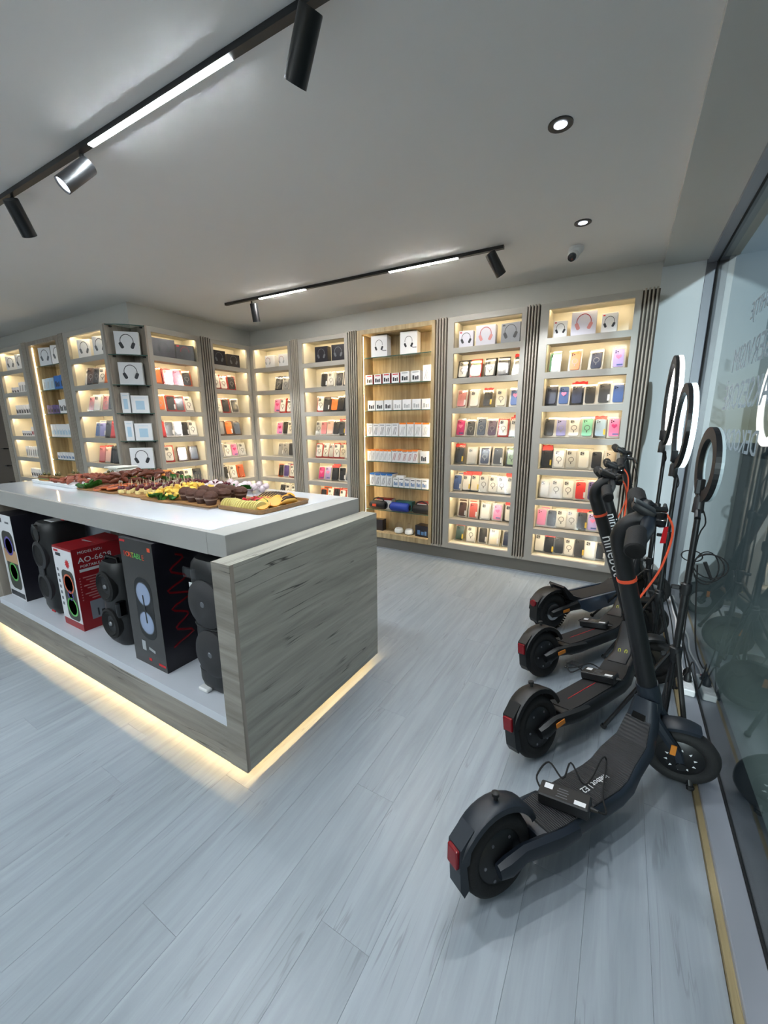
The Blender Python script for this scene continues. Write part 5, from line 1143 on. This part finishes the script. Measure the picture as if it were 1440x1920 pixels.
# bundle of cable on the nearest stand
t = thing('cable_bundle', 'looped black cable hanging on the nearest ring light stand', 'cable', (.30, 1.955, .88))
for k, (dx, dz, rx, rz) in enumerate(((.05, -.035, .055, .045), (.045, -.045, .05, .055), (.04, -.05, .04, .065), (-.01, -.01, .035, .02))):
    b = new_bm(); tube(b, [(dx+rx*math.cos(2*PI*i/20), .01*k+.012*math.sin(2*PI*i/20), dz+rz*math.sin(2*PI*i/20)) for i in range(20)], .0025, 5, closed=True); add('loop', b, 'black_rubber', t, smooth=True)
b = new_bm(); tube(b, [(.03, 0, -.02), (.06, 0, -.09)], [.007, .005], 8); add('plug', b, 'black_plastic', t)
# power strip
t = thing('power_strip', 'white power strip with two black plugs lying on the window sill', 'power strip', (.424, 2.45, .0305), R(88))
b = new_bm(); box(b, (0, 0, .019), (.20, .056, .036), bev=.006, seg=2); add('body', b, 'white_plastic', t)
for k, x in enumerate((.045, -.005, -.055)):
    b = new_bm(); lathe(b, [(.021, .036), (.0225, .0385), (.019, .0385), (.017, .034), (0, .033)], 20, 'Z', (x, 0, .0)); s = add('socket', b, 'white_plastic' if k == 2 else 'black_plastic', t, smooth=True)
    if k < 2: b = new_bm(); lathe(b, [(.017, .034), (.018, .06), (.010, .075), (.006, .085)], 14, 'Z', (x, 0, 0)); add('plug', b, 'black_plastic', s, smooth=True)
b = new_bm(); box(b, (.085, 0, .038), (.016, .024, .006), bev=.001); add('switch', b, 'red_plastic', t)
b = new_bm(); tube(b, wavy([(.10, .0, .018), (.22, .008, .006), (.42, -.006, .006), (.62, .012, .006), (.85, .0, .006), (1.05, .01, .006), (1.35, .02, .006)], 6), .005, 8); add('cord', b, 'white_plastic', t, smooth=True)
for k, (pp) in enumerate(([(.420, 2.495, .11), (.40, 2.53, .20), (.385, 2.56, .28), (.36, 2.50, .20), (.33, 2.56, .34), (.28, 2.60, .50)], [(.422, 2.445, .11), (.42, 2.36, .22), (.43, 2.22, .16), (.425, 2.12, .34), (.40, 2.05, .36), (.35, 1.99, .50), (.31, 1.965, .84)])):
    b = new_bm(); tube(b, wavy(pp, 6), .003, 6); o = add('power_cable', b, 'black_rubber', None, smooth=True); tag(o, ('thin black cable from the power strip towards the middle ring light', 'thin black cable from the power strip up the nearest stand')[k], 'cable')
b = new_bm(); prism(b, [(-.012, 0), (.012, 0), (.009, .075), (-.009, .075)], -.0006, .0006); o = add('hang_tag', b, 'red_plastic', None, (.19, 2.02, .90), (.1, 0, .5)); tag(o, 'small red hang tag under the nearest scooter handlebar', 'tag')

# ---------------------------------------------------------------- ceiling fixtures
def frame_to(d):
    d = Vector(d).normalized(); return d.to_track_quat('-Z', 'Y').to_matrix().to_4x4()
def track(label, y, x0, x1, lit, slope=0, glow='led_white'):
    t = thing('track_rail', label, 'track light', ((x0+x1)/2, y, CZ))
    c = (x0+x1)/2; L = x1-x0
    b = new_bm(); box(b, (0, 0, -.011), (L, .028, .022)); add('rail', b, 'black_metal', t, rot=(0, 0, slope))
    for a, e in lit:
        b = new_bm(); box(b, ((a+e)/2-c, 0, -.0219), (e-a, .022, .003)); add('linear_light', b, glow, t, rot=(0, 0, slope))
    return t
track('long black ceiling track with bright linear light above the counter', 1.134, -4.6, .0, [(-2.155, -1.27)], .024)
track('black ceiling track with two linear lights near the back cabinets', 3.11, -3.677, -.863, [(-3.205, -2.64), (-1.774, -1.2)], .0345, 'led_white_warm')
track('added black ceiling track with unseen fill lights behind the camera', -.9, -4.6, .0, [(-3.6, -2.7), (-2.19, -1.295)])  # unseen track, added to brighten the floor and the counter front
track('added black ceiling track with unseen fill lights farther behind the camera', -2.7, -4.6, .0, [(-3.6, -2.7), (-2.19, -1.295), (-.9, -.1)])  # another unseen row, added for more frontal fill and ceiling bounce
track('added black ceiling track with unseen fill lights over the far left', .0, -8.4, -5.2, [(-7.6, -6.7), (-6.2, -5.4)])  # out-of-view track added on the left as extra room fill
def spot(label, pos, axis, mount, power, r=.036, L=.165, blend=.5, size=75, lit=True):
    t = thing('track_spot', label, 'spotlight', mount)
    P = Vector(pos)-Vector(mount); d = Vector(axis).normalized(); m = Matrix.Translation(P) @ frame_to(d)
    b = new_bm(); vs = lathe(b, [(r*.96, L*.5), (r, L*.48), (r, -L*.5), (r*.92, -L*.5), (r*.90, -L*.44), (0, -L*.44)], 24); xf(b, vs, m); o = add('head', b, 'black_metal', t, smooth=True)
    b = new_bm(); vs = lathe(b, [(r*.88, -L*.455), (0, -L*.45)], 20); xf(b, vs, m); add('lens', b, 'lens_glow', o)
    b = new_bm(); tube(b, [(0, 0, -.012), (0, 0, -.035), tuple(P-d*L*.2)], .009, 8); add('bracket', b, 'black_metal', t)
    ld = bpy.data.lights.new('spot_light', 'SPOT'); ld.energy = power; ld.spot_size = R(size); ld.spot_blend = blend; ld.shadow_soft_size = .03; ld.color = (.93, .97, 1)
    lo = bpy.data.objects.new('spot_light', ld); COL.objects.link(lo); lo.parent = t
    lo.matrix_local = Matrix.Translation(P+d*(L*.5+.012)) @ frame_to(d)
spot('black spotlight nearest the camera on the front track', (-.945, 1.145, 2.50), (-.62, .22, -.76), (-.96, 1.178, CZ), SPOT_W)
spot('black spotlight with glowing lens on the front track', (-2.235, 1.10, 2.50), (-.175, -.666, -.725), (-2.26, 1.147, CZ), SPOT_W)
spot('black spotlight at the far left of the front track', (-2.93, 1.13, 2.50), (-.342, .494, -.8), (-2.98, 1.13, CZ), SPOT_W)
spot('black spotlight at the right end of the back track', (-.90, 3.10, 2.50), (.39, .5, -.773), (-.96, 3.19, CZ), SPOT_W)
spot('black spotlight at the left end of the back track', (-3.30, 3.10, 2.50), (-.10, .25, -.979), (-3.36, 3.12, CZ), SPOT_W)
for i, (x, y) in enumerate(((-.363, 2.10), (-.357, 3.083), (-.36, 1.1), (-.36, .1))):
    t = thing('downlight', ('black-rimmed recessed downlight nearer the camera', 'black-rimmed recessed downlight near the security camera', 'recessed downlight just above the camera view', 'recessed downlight behind the camera')[i], 'downlight', (x, y, CZ))
    b = new_bm(); lathe(b, [(.028, -.001), (.044, -.006), (.05, -.004), (.05, 0)], 24); add('rim', b, 'black_metal', t, smooth=True)
    b = new_bm(); lathe(b, [(.027, -.0035), (0, -.0045)], 18); add('lens', b, 'lens_glow', t)
    ld = bpy.data.lights.new('down_light', 'SPOT'); ld.energy = DOWN_W; ld.spot_size = R(95); ld.spot_blend = .7; ld.shadow_soft_size = .03; ld.color = (.9, .96, 1)
    lo = bpy.data.objects.new('down_light', ld); COL.objects.link(lo); lo.parent = t; lo.location = (0, 0, -.012)
# dome security camera
t = thing('security_camera', 'white dome security camera on the ceiling near the window', 'camera', (-.43, 3.46, CZ))
b = new_bm(); lathe(b, [(.0, 0), (.05, -.001), (.052, -.02), (.045, -.03), (.03, -.05)], 20); add('mount', b, 'white_plastic', t, smooth=True)
b = new_bm(); ball(b, (-.012, -.018, -.055), .040); add('dome_body', b, 'white_plastic', t, smooth=True)
b = new_bm(); d = Vector((-.1, -.8, -.5)).normalized(); vs = lathe(b, [(.028, .0), (.028, -.014), (.02, -.016), (0, -.014)], 16); xf(b, vs, Matrix.Translation(Vector((-.012, -.018, -.055))+d*.032) @ frame_to(d)); add('lens', b, 'black_gloss', t, smooth=True)
b = new_bm(); ball(b, (0, 0, 0), .006, sub=1); xf(b, b.verts[:], Matrix.Translation(Vector((-.014, -.052, -.090)))); add('indicator', b, 'red_gloss', t)
# small detector at the far left ceiling
t = thing('smoke_detector', 'small white round detector on the ceiling at far left', 'detector', (-7.0, 2.0, CZ)); b = new_bm(); lathe(b, [(0, -.04), (.05, -.035), (.055, 0)], 16); add('body', b, 'white_plastic', t, smooth=True)
